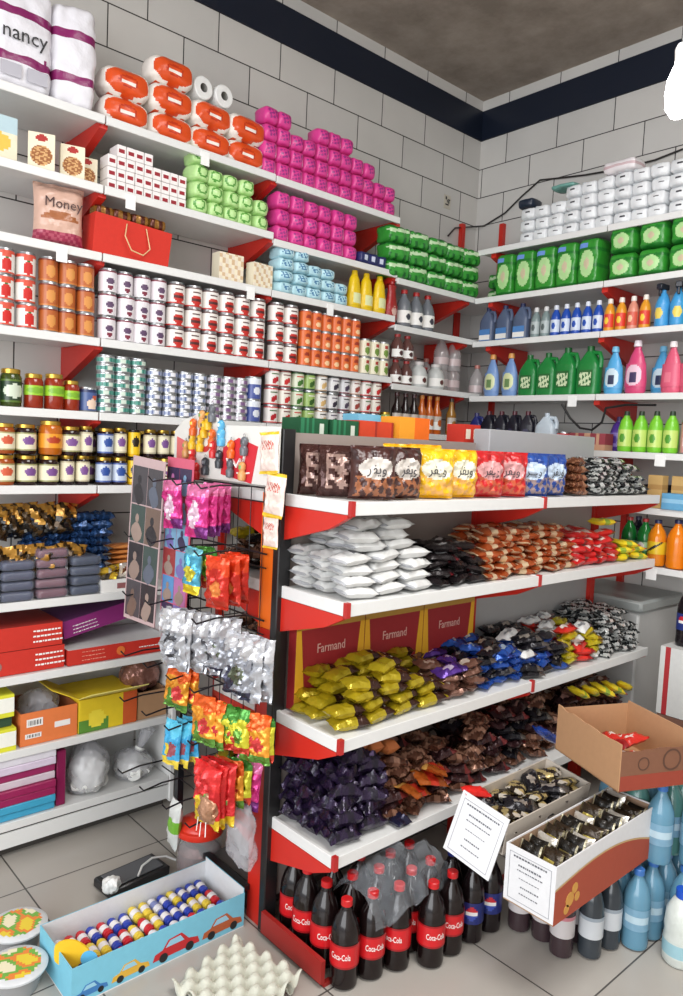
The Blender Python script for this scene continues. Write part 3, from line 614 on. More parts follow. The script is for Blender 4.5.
# crinkled foil bags, standing, gathered at the top
def foilbag(name, cat, mats, fn, seed, w=.11, h=.13, t=.05): return stand(name, cat, w, h, t, mats, fn, seed, 12, 12, .12, .02)
gfb = [foilbag('foil_bag', 'sweets bag', [GF, GFD, BKF], lambda u, v, up: (0 if v > .1 + .3 * math.sin(u * 5 + 1) else 2) if int(u * 4 + v * 3) % 4 else 1, s) for s in (1, 2)]
for r_, (x, z, rw) in enumerate(((-2.87, z7 + .16, 'back row'), (-2.81, z7 + .11, 'front row'))):
    for i in range(6):
        put(gfb[i % 2], (x, .80 + i * .066, z - (.1 if r_ else 0) + .06), 'gold and black foil sweets bag on sweets shelf, %s, %s from left' % (rw, ORD[i]), 'gold foil bags on the sweets shelf', LW + rnd.uniform(-.5, .5), rot=(rnd.uniform(-.2, .2), rnd.uniform(-.3, .3), LW + rnd.uniform(-.5, .5)))
blb = [pack('foil_bag', 'sweets bag', .1, .08, .035, [BLF, M((60, 96, 150), 'foil')], lambda u, v, up: 1 if int(u * 5 + v * 4) % 3 == 0 else 0, s, 12, 8, wr=.012) for s in (1, 2, 3)]
for k in range(9):
    for i in range(4):
        put(blb[(i + k) % 3], (-2.89 - rnd.uniform(0, .02), .99 + i * .088 + k * .006, z7 + .034 * k), 'blue foil sweets bag heaped on sweets shelf, %s, %s from left' % (LAY[k], ORD[i]), 'blue foil bags', rot=(rnd.uniform(-.1, .1), rnd.uniform(-.1, .1), LW + rnd.uniform(-.4, .4)))
CLP = clear('clear_plastic_box', (190, 196, 210), .16, .1)
def clam(c, seed):
    bm = rbox(.115, .09, .034, .014, (12, 8, 4), 0, seed); o = ob('sweets_box', bm, M(c, 'gloss'))
    ob('clear_lid', rbox(.121, .096, .037, .012, (10, 8, 3)), CLP, o, (0, 0, -.001)); return proto(o, 'sweets box')
cl = [clam((44, 50, 78), 1), clam((110, 60, 70), 2), clam((36, 48, 72), 3)]
for i, (y, n, w) in enumerate(((.81, 3, 'left stack'), (.93, 4, 'second stack'), (1.055, 5, 'third stack of reddish boxes'), (1.185, 4, 'right stack'))):
    for k in range(n): put(cl[(0, 0, 1, 2)[i]], (-2.805 + rnd.uniform(-.004, .004), y, z7 + k * .038), 'clear lidded oval sweets box, %s, %s' % (w, LAY[k]), 'clear lidded sweets boxes', LW + rnd.uniform(-.1, .1))
trm = [pack('biscuit_pack', 'biscuits', .17, .1, .02, [M((168, 96, 44), 'gloss'), M((200, 130, 70), 'gloss')], lambda u, v, up: int(v * 4) % 2, 3, 12, 8)]
for k in range(8): put(trm[0], (-2.92, 1.43 + rnd.uniform(-.01, .01), z7 + .05 + .021 * k if 0 else z7 + .021 * k), 'orange brown biscuit pack in stack beside blue bags, %s' % LAY[k].replace('eighth layer up', 'top layer'), 'orange biscuit packs', LW + rnd.uniform(-.06, .06))
o = ob('carton_tray', B(), PAP)
bpy.data.objects.remove(o)
def opencarton(name, w, d, h, mo, mi_, th=.004):
    bm = B(); bx(bm, -w / 2, w / 2, -d / 2, d / 2, 0, th)
    bx(bm, -w / 2, w / 2, -d / 2, -d / 2 + th, th, h); bx(bm, -w / 2, w / 2, d / 2 - th, d / 2, th, h)
    bx(bm, -w / 2, -w / 2 + th, -d / 2 + th, d / 2 - th, th, h); bx(bm, w / 2 - th, w / 2, -d / 2 + th, d / 2 - th, th, h)
    bmesh.ops.remove_doubles(bm, verts=bm.verts, dist=.0002)
    lim = (w / 2 - th * 1.5, d / 2 - th * 1.5)
    return ob(name, paint(bm, lambda c, n_: 1 if (abs(c.x) < lim[0] + th and abs(c.y) < lim[1] + th and c.z > th * .5) else 0), [mo, mi_], smooth=False)
o = opencarton('carton_tray', .17, .1, .05, PAP, M((206, 200, 190), 'card')); proto(o, 'carton')
ob('print_panel', bx(B(), -.02, .02, -.0512, -.0502, .012, .034), M((150, 96, 96)), o, smooth=False)
put(o, (-2.81, 1.33, z7), 'small white carton tray of yellow wrapped sweets beside the oval boxes', None, LW)
ysw = pack('wrapped_sweet', 'sweets', .05, .032, .022, [M((232, 192, 60), 'foil'), M((240, 236, 220), 'foil')], lambda u, v, up: 1 if u > .4 else 0, 2, 8, 6, wr=.008)
for i in range(12): put(ysw, (-2.84 + (i // 4) * .027, 1.27 + (i % 4) * .04, z7 + .05 + (i % 3) * .012), 'yellow wrapped sweet in the small white carton tray', 'sweets in the white tray', rot=(rnd.uniform(-.3, .3), rnd.uniform(-.3, .3), rnd.uniform(0, 3)))
o = stand('nut_bag', 'snack bag', .09, .06, .04, [M((140, 84, 56), 'foil'), M((220, 210, 200), 'foil')], lambda u, v, up: 0 if u * u + v * v < .6 else 1, 2, 10, 10, .1, .012); put(o, (-2.775, 1.37, z7 + .05), 'brown nut bag on top of the small white carton tray', None, R(80))
# second low shelf: sweets boxes
z8 = .692
RB = M((196, 44, 30), 'card'); RBD = M((150, 34, 24), 'card'); PB = M((134, 34, 110), 'card')
def lines(o, d, x0, z0, n, w, gap, mat, sz=.004):    # little rows of script-like strokes
    bm = B(); r2 = random.Random(3)
    for k in range(n):
        x = x0
        while x < x0 + w:
            l = r2.uniform(.005, .014); bx(bm, x, x + l, -d / 2 - .001, -d / 2 - .0003, z0 + k * gap + r2.uniform(-.001, .001), z0 + k * gap + sz); x += l + .003
    ob('printed_lines', bm, mat, o, smooth=False)['kind'] = 'stuff'
rbx = box('sweets_carton', 'carton', .42, .30, .088, [RB, RBD], lambda c, n_: 1 if n_.z > .5 else 0, (2, 2, 2))
lines(rbx, .30, .1, .02, 3, .1, .02, WINK, .006)
for i, (x, z) in enumerate(((.185, .067), (.185, .047), (.185, .027))): pass
for sx in (-.04,):
    ob('logo', lathe([(0, 0), (.02, 0), (.02, .001), (0, .001)], 14), M((150, 110, 104)), rbx, (sx, -.1505, .036), (R(90), 0, 0))
for k in range(2): put(rbx, (-2.925, .90 - .01 * k, z8 + k * .0895), 'large red sweets carton with white lines of print, %s of two' % ('lower', 'upper')[k], 'large red cartons', LW + .01 * k)
o = box('sweets_carton', 'carton', .43, .26, .062, [RB, M((214, 214, 212), 'card')], lambda c, n_: 1 if n_.z > .5 else 0, (2, 2, 2)); lines(o, .26, -.16, .014, 3, .09, .016, M((226, 150, 130), 'ink'), .003); lines(o, .26, .08, .03, 1, .1, .012, WINK, .004)
ob('logo', lathe([(0, 0), (.018, 0), (.018, .001), (0, .001)], 14), M((226, 120, 60)), o, (0, -.1305, .031), (R(90), 0, 0))
put(o, (-2.895, 1.335, z8), 'flat red carton with white lid at right of the red cartons', None, LW)
o = box('sweets_carton', 'carton', .40, .22, .07, [PB, M((90, 40, 90), 'card')], lambda c, n_: 1 if n_.z > .5 else 0, (2, 2, 2)); lines(o, .22, -.16, .012, 3, .1, .014, WINK, .003)
ob('gold_flourish', tube([(.09, -.111, .03), (.1, -.111, .045), (.115, -.111, .03), (.12, -.111, .055), (.13, -.111, .028), (.14, -.111, .046), (.15, -.111, .028), (.165, -.111, .04), (.175, -.111, .026)], .0025), M((226, 170, 50), 'ink'), o)
put(o, (-2.93, 1.30, z8 + .13), 'purple carton with gold flourish tilted over the flat red carton', None, rot=(0, R(-9), LW + .12))
# third low shelf
z9 = .412
YG = M((216, 214, 50), 'card')
o = box('tea_box', 'box', .20, .2, .085, [YG, M((236, 236, 226), 'card')], lambda c, n_: 1 if n_.y < -.5 and c.x > .04 and abs(c.z - .045) < .025 else 0, (16, 2, 14))
put(o, (-2.86, .83, z9), 'yellow green box at the left end of the carton shelf, lower of two', 'yellow green boxes', LW); put(o, (-2.87, .825, z9 + .125), 'yellow green box at the left end of the carton shelf, upper of two', 'yellow green boxes', LW)
o = box('tea_box', 'box', .18, .18, .035, [M((40, 70, 50), 'card')], None, (2, 2, 2)); put(o, (-2.87, .83, z9 + .088), 'thin dark green box between the two yellow green boxes', None, LW)
ORC = M((222, 120, 62), 'card')
o = opencarton('carton', .215, .22, .125, ORC, M((150, 84, 50), 'card')); proto(o, 'carton')
for nm, x, z, w, h in (('bar_code', -.055, .085, .06, .03), ('bar_code', -.06, .035, .06, .018), ('print_panel', .05, .06, .06, .022)):
    q_ = ob(nm, bx(B(), x - w / 2, x + w / 2, -.1112, -.1102, z - h / 2, z + h / 2), PAP, o, smooth=False)
    if nm == 'bar_code':
        b2 = B(); [bx(b2, x - w * .38 + i * w * .1, x - w * .38 + i * w * .1 + w * (.03 + .03 * (i % 2)), -.1116, -.1112, z - h * .3, z + h * .3) for i in range(8)]; ob('bars', b2, M((60, 60, 60)), q_, smooth=False)['kind'] = 'stuff'
put(o, (-2.88, 1.055, z9), 'open orange carton with bar code stickers, clear bag inside', None, LW)
def blob(name, cat, w, d, h, mat, seed, fr=14, nz=.02, neck=None, inner=None):
    bm = bmesh.new(); bmesh.ops.create_icosphere(bm, subdivisions=4, radius=1)
    for v in bm.verts:
        p = v.co.copy(); k = 1.0
        if neck and p.z > .45: k = 1 - (p.z - .45) * neck
        v.co = Vector((p.x * w / 2 * k, p.y * d / 2 * k, max(-.72, p.z) * h / 1.72 + h * .42)); n_ = v.co.normalized() if v.co.length else v.co
        v.co += noise.noise_vector(v.co * fr + Vector((seed * 5, 0, 0))) * nz + noise.noise_vector(v.co * fr * 3.3) * nz * .4
    zmin = min(v.co.z for v in bm.verts)
    for v in bm.verts: v.co.z -= zmin
    o = ob(name, bm, mat)
    return proto(o, cat)
CB = clear('clear_bag', (200, 200, 205), .4, .12, .6, 14)
o = blob('plastic_bag', 'bag', .15, .15, .14, CB, 3); put(o, (-2.88, 1.055, z9 + .02), 'crumpled clear plastic bag inside the open orange carton')
YC = M((226, 196, 34), 'card')
def ycf(c, n_):
    if n_.y < -.5:
        if c.x > .06: return 2
        if (c.x + .05) ** 2 + (c.z - .05) ** 2 < .0013: return 3
        if c.x < -.0 and c.z < .05: return 1
    return 0
o = box('carton', 'carton', .245, .23, .135, [YC, M((90, 140, 50), 'card'), M((206, 90, 40), 'card'), M((236, 214, 60), 'card')], ycf, (24, 3, 16))
ob('flap', bx(B(), -.12, .12, -.12, .0, 0, .003), M((222, 212, 120), 'card'), o, (0, -.11, .137), (R(-24), 0, 0), smooth=False)
ob('flap', bx(B(), -.12, 0, -.11, .11, 0, .003), M((232, 200, 50), 'card'), o, (-.122, 0, .137), (0, R(28), 0), smooth=False)
put(o, (-2.88, 1.29, z9), 'yellow printed carton with raised flaps on the carton shelf', None, LW)
o = opencarton('carton', .13, .2, .115, M((176, 136, 100), 'card'), M((140, 104, 76), 'card')); proto(o, 'carton'); put(o, (-2.87, 1.485, z9), 'plain brown carton at right end of the carton shelf', None, LW)
o = blob('sweets_bag', 'sweets bag', .15, .17, .13, M((150, 104, 92), 'foil'), 6, 20, .014); ob('clear_wrap', blob('w', 'x', .165, .185, .15, CB, 8).data and B() or B(), CB, o) if 0 else None
put(o, (-2.87, 1.475, z9 + .095), 'clear bag of brown sweets on the plain brown carton')
# lowest shelf: packs of napkins and sugar
z10 = .142
cols = [((64, 160, 196), 'sky blue'), ((64, 160, 196), 'sky blue'), ((150, 34, 84), 'magenta'), ((150, 34, 84), 'magenta'), ((206, 190, 200), 'pale pink'), ((150, 40, 90), 'magenta'), ((210, 196, 214), 'lilac white'), ((216, 212, 220), 'lilac white')]
bk = {}
for k, (c, w) in enumerate(cols):
    if c not in bk: bk[c] = proto(ob('tissue_box', bevel(bx(B(), -.15, .15, -.11, .11, 0, .029), .003), M(c, 'gloss'), smooth=False), 'tissue box')
    put(bk[c], (-2.87 + rnd.uniform(-.008, .008), .93, z10 + k * .0298), '%s flat tissue box in stack on lowest shelf, %s' % (w, LAY[k]), 'flat tissue boxes on the lowest shelf', LW)
o = proto(ob('tissue_box', bevel(bx(B(), -.018, .018, -.1, .1, 0, .22), .003), M((130, 26, 74), 'gloss'), smooth=False), 'tissue box'); put(o, (-2.87, 1.105, z10), 'magenta box standing upright beside the flat tissue boxes', None, LW)
SUG = M((226, 226, 222), 'matte')
for nm, y, w, h, t in (('left', 1.24, .2, .2, 'larger'), ('right', 1.44, .17, .12, 'smaller')):
    u = empty('sugar_bag', (-2.84, y, z10)); tag(u, '%s clear bag of white sugar lumps on lowest shelf' % t, 'sugar bag', 'bags of sugar lumps')
    b_ = blob('sugar_lumps', 'x', w * .92, .15, h * .72, SUG, 4 if nm == 'left' else 9, 30, .016); PROTOS.remove(b_); b_.parent = u; b_['kind'] = 'stuff'; del b_['_c']
    b_ = blob('clear_wrap', 'x', w, .17, h, CB, 5 if nm == 'left' else 2, 14, .014, .5); PROTOS.remove(b_); b_.parent = u; b_.name = 'clear_wrap'; del b_['_c']
    if nm == 'right':
        ob('twisted_neck', lathe([(.02, .0), (.014, .03), (.03, .09), (.034, .11)], 12), CB, u, (0, .02, .1), (R(-20), R(8), 0))
        ob('twist_band', lathe([(.019, 0), (.021, .008), (.019, .016)], 12), SUG, u, (0, .025, .11), (R(-20), R(8), 0))
# ================================================================ BACK WALL
BW = 0
GSF = lambda c, n_: (1 if ((c.x / .045) ** 2 + ((c.z - .085) / .06) ** 2 < 1) else (2 if c.z > .165 and n_.y < 0 else 0)) if n_.y < -.3 else (2 if n_.z > .4 else 0)
def gst(w, h, s, circ):
    def f(c, n_):
        if n_.y < -.3:
            e = (c.x / (w * .33)) ** 2 + ((c.z - h * .45) / (h * .3)) ** 2
            if e < .16: return 3
            if e < .95: return 1
            if h * .78 < c.z < h * .9 and c.x < 0 and not circ: return 4
        return 0 if int((c.z * 60)) % 5 else 2
    return softpack('nappy_pack', 'nappies', w, .13, h, [M((50, 140, 46), 'gloss'), M((176, 216, 150), 'gloss'), M((34, 116, 42), 'gloss'), M((206, 190, 160), 'gloss'), M((110, 150, 220), 'gloss')], f, .022, (24, 4, 28), .005, s, .12)
ga = gst(.118, .232, 3, False); gb2 = gst(.13, .125, 4, True)
zb = 2.458
for i in range(5): put(ga, (-2.57 + i * .128, 3.52, zb), 'tall green pack on back wall second shelf, %s from left' % ORD[i], 'tall green packs', rnd.uniform(-.06, .06))
put(gb[0], (-2.72, 3.66, zb), 'wide green nappy pack at corner of back wall second shelf, lower', 'wide green packs on the back wall'); put(gb[1], (-2.72, 3.66, zb + .09), 'wide green nappy pack at corner of back wall second shelf, upper', 'wide green packs on the back wall')
for i in range(5):
    for k in range(2): put(gb2, (-1.875 + i * .15, 3.51, zb + k * .128), 'green pack with round print on back wall second shelf, %s, %s from left' % (LAY[k], ORD[i]), 'round print green packs', rnd.uniform(-.05, .05))
# white tissue packs on the top shelf
TW = M((226, 228, 230), 'gloss'); TD = M((60, 60, 66))
def tf(c, n_): return 1 if n_.y < -.3 and abs(c.z - .034) < .0035 and abs(c.x - .006) < .013 else (2 if n_.y < -.3 and c.z > .048 and c.x < -.015 else 0)
tw = [softpack('tissue_pack', 'tissues', .084, .12, .062, [TW, TD, M((206, 212, 216), 'gloss')], tf, .013, (22, 4, 14), .005, s, .18) for s in (1, 2, 3)]
row(tw, -2.50, -1.50, 11, 3.53, [2.728 + .064 * k for k in range(5)], 'white tissue pack on top shelf', 'white tissue packs', rzb=0, along='x', jit=.006, jr=.12, counts=[3, 3, 3, 4, 4, 4, 5, 4, 4, 4, 4])
o = softpack('tissue_pack', 'tissues', .16, .12, .06, [M((230, 224, 226), 'gloss'), M((206, 180, 184), 'gloss')], lambda c, n_: 1 if abs(c.z - .03) < .005 else 0, .015, seed=4)
put(o, (-1.93, 3.52, 2.728 + .257), 'long pinkish white tissue pack lying on the white tissue packs', 'long tissue packs'); 
o = softpack('tissue_pack', 'tissues', .13, .1, .025, [M((110, 160, 150), 'gloss')], lambda c, n_: 0, .01, seed=4); put(o, (-2.245, 3.52, 2.728 + .25), 'flat teal pack on the white tissue packs')
o = softpack('tissue_pack', 'tissues', .09, .1, .05, [M((34, 44, 60), 'gloss')], lambda c, n_: 0, .012, seed=4); put(o, (-2.47 + .09 * 0, 3.52, 2.728 + .194 if 0 else 2.728 + .195), 'dark navy pack among the white tissue packs on top shelf')
# third shelf bottles
def jug(name, cat, w, h, d, body, lab, fn, cap, seed=0, hole=True, lw=.8, lz=(.06, .5), capr=.014):    # handled jug: lofted outline with an opening under the neck
    bm = B(); n = 14
    def hw(t): return w / 2 * (1 if t < .62 else max(.26, 1 - ((t - .62) / .38) ** 1.5 * .78))
    G = []
    for k in range(n + 1):
        t = k / n; a = hw(t) * (.93 if k == 0 else 1); dd = d / 2 * (1 if t < .7 else 1 - (t - .7) * 1.5)
        G.append([bm.verts.new((a * math.copysign(abs(math.cos(q)) ** .5, math.cos(q)) - (w * .0), dd * math.copysign(abs(math.sin(q)) ** .5, math.sin(q)), h * .88 * t)) for q in [2 * math.pi * i / 20 for i in range(20)]])
    for k in range(n):
        for i in range(20): bm.faces.new((G[k][i], G[k][(i + 1) % 20], G[k + 1][(i + 1) % 20], G[k + 1][i]))
    bm.faces.new(G[0][::-1]); bm.faces.new(G[-1])
    o = ob(name, bm, body)
    ob('cap', lathe([(0, h * .87), (capr, h * .87), (capr, h * .99), (0, h)], 14), cap, o)
    if hole: ob('handle', tube([(w * .1, 0, h * .86), (w * .42, 0, h * .84), (w * .5, 0, h * .72), (w * .49, 0, h * .55)], d * .16, 8), body, o)
    bm = B(); N = 14; x0 = w * lw / 2
    for i in range(N):
        for k in range(N):
            x, z = -x0 + 2 * x0 * i / N, h * (lz[0] + (lz[1] - lz[0]) * k / N); s, q = 2 * x0 / N, h * (lz[1] - lz[0]) / N
            m_ = fn((i + .5) / N * 2 - 1, (k + .5) / N)
            if m_ is None: continue
            f = bm.faces.new([bm.verts.new((a, -d / 2 - .0018, b)) for a, b in ((x, z), (x + s, z), (x + s, z + q), (x, z + q))]); f.material_index = m_
    bmesh.ops.remove_doubles(bm, verts=bm.verts, dist=1e-5); ob('label', bm, lab, o)
    return proto(o, cat)
oval = lambda u, t: (1 if (u * u + (t - .5) ** 2 * 4) < .35 else 0) if (u * u + (t - .5) ** 2 * 4) < 1 else None
j1 = jug('bleach_jug', 'cleaner bottle', .095, .2, .06, M((84, 96, 122)), [M((80, 130, 190)), PAP], lambda u, t: 1 if abs(t - .3) < .2 else 0, M((40, 50, 90)), lz=(.04, .36))
for i in range(3): put(j1, (-2.69 + i * .115, 3.50, 2.213), 'slate blue handled jug on back wall third shelf, %s from left' % ORD[i], 'slate blue jugs', rnd.uniform(-.1, .1))
small = [(0, 0), (.024, 0), (.027, .008), (.027, .09), (.02, .12), (.011, .135), (.011, .14)]
def sbot(col, cap, lab, lab2, h=1, name='cleaner_bottle', cat='bottle', wd=1.0):
    p_ = [(r * wd, z * h) for r, z in small]; z1_ = .138 * h
    return bottle(name, cat, p_, M(col, 'gloss'), [(.011, z1_), (.014, z1_ + .001), (.012, z1_ + .024), (0, z1_ + .025)], M(cap), (.0276 * wd, .02 * h, .085 * h, lambda a, t: 1 if ell(a, t, 0, .5, .12, .25) else 0, [M(lab), M(lab2)], .42))
gyb = sbot((124, 140, 140), (210, 210, 210), (170, 180, 180), (90, 100, 100)); nb = sbot((34, 76, 170), (210, 216, 226), (200, 210, 226), (34, 76, 170)); ob_ = sbot((222, 150, 40), (230, 220, 210), (216, 60, 40), (240, 200, 60)); pb_ = sbot((214, 140, 120), (226, 220, 214), (206, 90, 70), (240, 190, 150))
x = -2.36
for i, (p_, t) in enumerate([(gyb, 'pale grey small bottle')] * 2 + [(nb, 'royal blue small bottle')] * 5 + [(ob_, 'orange yellow small bottle')] * 2 + [(pb_, 'salmon pink small bottle')] + [(ob_, 'orange yellow small bottle')]):
    put(p_, (x, 3.485, 2.213), '%s on back wall third shelf, %s after the blue jugs' % (t, ORD[i]), 'small bottles on the third back shelf', rnd.uniform(-.1, .1)); x += .061
sprc = [((64, 150, 206), 'light blue'), ((64, 150, 206), 'light blue'), ((70, 180, 60), 'lime green'), ((60, 150, 50), 'green'), ((216, 190, 90), 'yellow and black'), ((60, 140, 60), 'green'), ((66, 150, 200), 'light blue')]
def spray(col, trig):
    o = ob('spray_bottle', lathe([(0, 0), (.03, 0), (.034, .01), (.03, .07), (.034, .1), (.02, .14), (.01, .155), (.01, .165)], 18), M(col, 'gloss'))
    bm = B(); bx(bm, -.014, .014, -.04, .02, .165, .19); bx(bm, -.006, .006, -.034, -.026, .135, .168); bevel(bm, .003); ob('trigger_head', bm, M(trig), o)
    ob('label', wrap(.0335, .02, .1, lambda a, t: 1 if ell(a, t, 0, .5, .2, .3) else 0, 20, 10, .4, r1=.0345), [M(col, 'gloss'), M((226, 200, 90), 'gloss')], o); return proto(o, 'spray bottle')
sp_ = {}
for i, (c, t) in enumerate(sprc):
    if c not in sp_: sp_[c] = spray(c, (30, 34, 44))
    put(sp_[c], (-1.665 + i * .072 - .0, 3.485, 2.213), '%s spray bottle with dark trigger on back wall, %s from left' % (t, ORD[i]), 'spray bottles', rnd.uniform(-.6, .6), sc=1.05)
# fourth shelf: big detergent bottles
DET = [(0, 0), (.04, 0), (.047, .012), (.05, .06), (.042, .13), (.03, .17), (.016, .2), (.014, .215)]
dish = bottle('dish_soap_bottle', 'bottle', DET, M((120, 150, 196), 'gloss'), [(.014, .21), (.017, .212), (.008, .232), (0, .245)], M((226, 170, 90)), (.0505, .03, .16, lambda a, t: (2 if abs(a) < .08 and abs(t - .35) < .2 else 1) if ell(a, t, 0, .5, .3, .5) else 0, [M((120, 150, 196)), M((214, 224, 150)), M((60, 110, 60))], .4, .036), (1, .62)) if 0 else None
def bigb(name, body, cap, lc, l2, l3, r1=.036): 
    o = ob(name, lathe(DET, 24), M(body, 'gloss'))
    for v in o.data.vertices: v.co.y *= .62
    w_ = ob('label', wrap(.0512, .03, .135, lambda a, t: (2 if abs(a) < .1 and abs(t - .4) < .2 else 1) if ell(a, t, 0, .5, .26, .45) else 0, 40, 16, .42, r1=.0475), [M(body, 'gloss'), M(lc), M(l2)], o)
    for v in w_.data.vertices: v.co.y *= .64
    ob('cap', lathe([(.014, .21), (.019, .212), (.016, .238), (0, .242)], 14), M(cap), o); return proto(o, 'bottle')
d1 = bigb('dish_soap_bottle', (118, 150, 200), (214, 150, 80), (214, 220, 170), (110, 140, 90), 0)
for i in range(2): put(d1, (-2.64 + i * .125, 3.5, 1.903), 'blue bottle with yellow label and orange cap, fourth back shelf, %s of two' % ('left', 'right')[i], 'blue dish soap bottles')
j2 = jug('bleach_jug', 'cleaner bottle', .125, .25, .075, M((28, 124, 56), 'gloss'), [M((40, 100, 50)), M((206, 220, 180))], lambda u, t: 1 if abs(u) < .8 and .1 < t < .85 and (math.sin(u * 13 + t * 5) + math.sin(t * 17 - u * 4)) > -.5 else 0, M((24, 96, 44)), lw=.62, lz=(.16, .5), capr=.018)
for i, (x, s) in enumerate(((-2.39, .9), (-2.275, .92), (-2.16, 1), (-2.03, 1))): put(j2, (x, 3.5, 1.903), 'large green handled jug with pale label, fourth back shelf, %s from left' % ORD[i], 'large green jugs', rnd.uniform(-.1, .1), sc=s)
d2 = bigb('detergent_bottle', (84, 166, 216), (120, 190, 226), (200, 220, 230), (50, 60, 90), 0); d3 = bigb('detergent_bottle', (206, 70, 116), (232, 220, 226), (226, 190, 206), (60, 50, 90), 0); d4 = bigb('softener_bottle', (214, 92, 120), (232, 224, 224), (214, 92, 120), (226, 120, 140), 0)
put(d2, (-1.9, 3.51, 1.903), 'sky blue detergent bottle on fourth back shelf beside green jugs', 'blue and pink detergent bottles'); put(d3, (-1.775, 3.49, 1.903), 'deep pink detergent bottle with pale label on fourth back shelf', 'blue and pink detergent bottles', sc=1.08)
put(d2, (-1.70, 3.6, 1.903), 'sky blue detergent bottle behind the deep pink one', 'blue and pink detergent bottles')
for i in range(5): put(d4, (-1.605 + i * .088, 3.50, 1.903), 'coral pink softener bottle with white cap, %s from left' % ORD[i], 'coral pink softener bottles', rnd.uniform(-.2, .2), sc=1.02)
for i in range(2): put(clb, (-2.79 + i * .001, 3.55 + i * .12, 1.903), 'clear empty bottle tucked in the corner, %s one' % ('nearer', 'farther')[i], 'clear bottles in the corner shelf')
# fifth shelf
dk = jug('detergent_jug', 'bottle', .09, .2, .06, M((28, 28, 40), 'gloss'), [M((60, 56, 84)), M((120, 110, 130))], oval, M((90, 40, 50)), lw=.6, lz=(.1, .5))
nvj = jug('detergent_jug', 'bottle', .08, .19, .06, M((36, 44, 110), 'gloss'), [M((140, 150, 190)), M((60, 70, 140))], oval, M((60, 60, 110)), lw=.6, lz=(.1, .5))
for i, (p_, t) in enumerate(((nvj, 'navy blue'), (dk, 'black'), (dk, 'black'), (dk, 'black'), (dk, 'black'))): put(p_, (-2.74 + i * .088, 3.51, 1.623), '%s detergent jug on fifth back shelf, %s from left' % (t, ORD[i]), 'dark jugs of the fifth back shelf', rnd.uniform(-.3, .3))
wj = jug('detergent_jug', 'bottle', .12, .19, .07, M((196, 208, 218), 'gloss'), [M((150, 180, 210)), PAP], lambda u, t: None, M((196, 208, 218)), lw=.5); put(wj, (-2.26, 3.5, 1.623), 'pale blue grey handled jug above the grey header')
cn = can('sponge_tub', 'tub', .036, .085, [PAP, M((206, 120, 60)), M((190, 60, 60))], lambda a, t: 1 if .3 < t < .7 else (2 if t > .85 else 0)); put(cn, (-2.14, 3.48, 1.623), 'small white tub with orange band beside the pale jug')
o = box('soap_box', 'box', .2, .08, .085, [M((196, 150, 120), 'card'), M((150, 60, 70), 'card')], lambda c, n_: 1 if int(c.x * 40) % 2 and c.z > .03 else 0, (12, 2, 6)); put(o, (-1.995, 3.5, 1.623), 'low brownish soap box behind the dark cable on fifth back shelf')
vj = sbot((84, 54, 150), (60, 40, 100), (140, 120, 190), (84, 54, 150), 1.1, 'detergent_bottle', wd=1.5)
put(vj, (-1.90, 3.6, 1.623), 'purple bottle on fifth back shelf left of the lime bottles')
lm = sbot((120, 196, 50), (40, 60, 40), (190, 216, 110), (80, 150, 40), 1.25, 'dish_soap_bottle', wd=1.3)
for i in range(4): put(lm, (-1.80 + i * .075, 3.48, 1.623), 'lime green dish soap bottle on fifth back shelf, %s from left' % ORD[i], 'lime green bottles')
rs = can('aerosol_can', 'spray can', .028, .15, [M((196, 140, 136)), M((226, 200, 194)), M((150, 90, 90))], lambda a, t: 1 if ell(a, t, 0, .35, .1, .25) else (2 if t > .93 else 0))
for i in range(6): put(rs, (-1.50 + i * .066, 3.48, 1.623), 'dusty pink spray can on fifth back shelf, %s from left' % ORD[i], 'dusty pink spray cans')
# black cable looped under the shelf
p = [at(x, y, 1, 3.415) for x, y in ((562, 404), (570, 418), (580, 428), (592, 430), (602, 422), (606, 408), (625, 405), (656, 405))]
tag(ob('looped_cable', tube(p, .006), BLK), 'black cable looped in front of the fifth back shelf', 'cable')
# sixth shelf boxes
o = box('perfume_box', 'box', .07, .06, .155, [M((196, 160, 100), 'card'), M((176, 136, 80), 'card')], lambda c, n_: 1 if abs(c.z - .1) < .01 else 0, (4, 2, 14)); put(o, (-1.615, 3.47, 1.363), 'tan upright box at left end of the sixth back shelf')
put(o, (-1.53, 3.53, 1.363), 'tan upright box half hidden behind the blue carton')
o = box('soap_carton', 'box', .14, .08, .075, [M((96, 160, 200), 'card'), M((140, 190, 220), 'card')], lambda c, n_: 1 if abs(c.z - .04) < .008 else 0, (4, 2, 12)); put(o, (-1.50, 3.46, 1.363), 'light blue carton in front of the tan boxes')
o = box('soap_carton', 'box', .1, .1, .2, [M((84, 96, 130), 'card')], None, (2, 2, 2)); put(o, (-1.42, 3.55, 1.363), 'dull blue tall box at right of the tan boxes')
o = softpack('cloth_bundle', 'cloth', .3, .15, .1, [M((38, 42, 54), 'soft')], lambda c, n_: 0, .03, nz=.014, seed=4); put(o, (-1.66, 3.72, 1.363), 'dark cloth bundle behind the tan box')
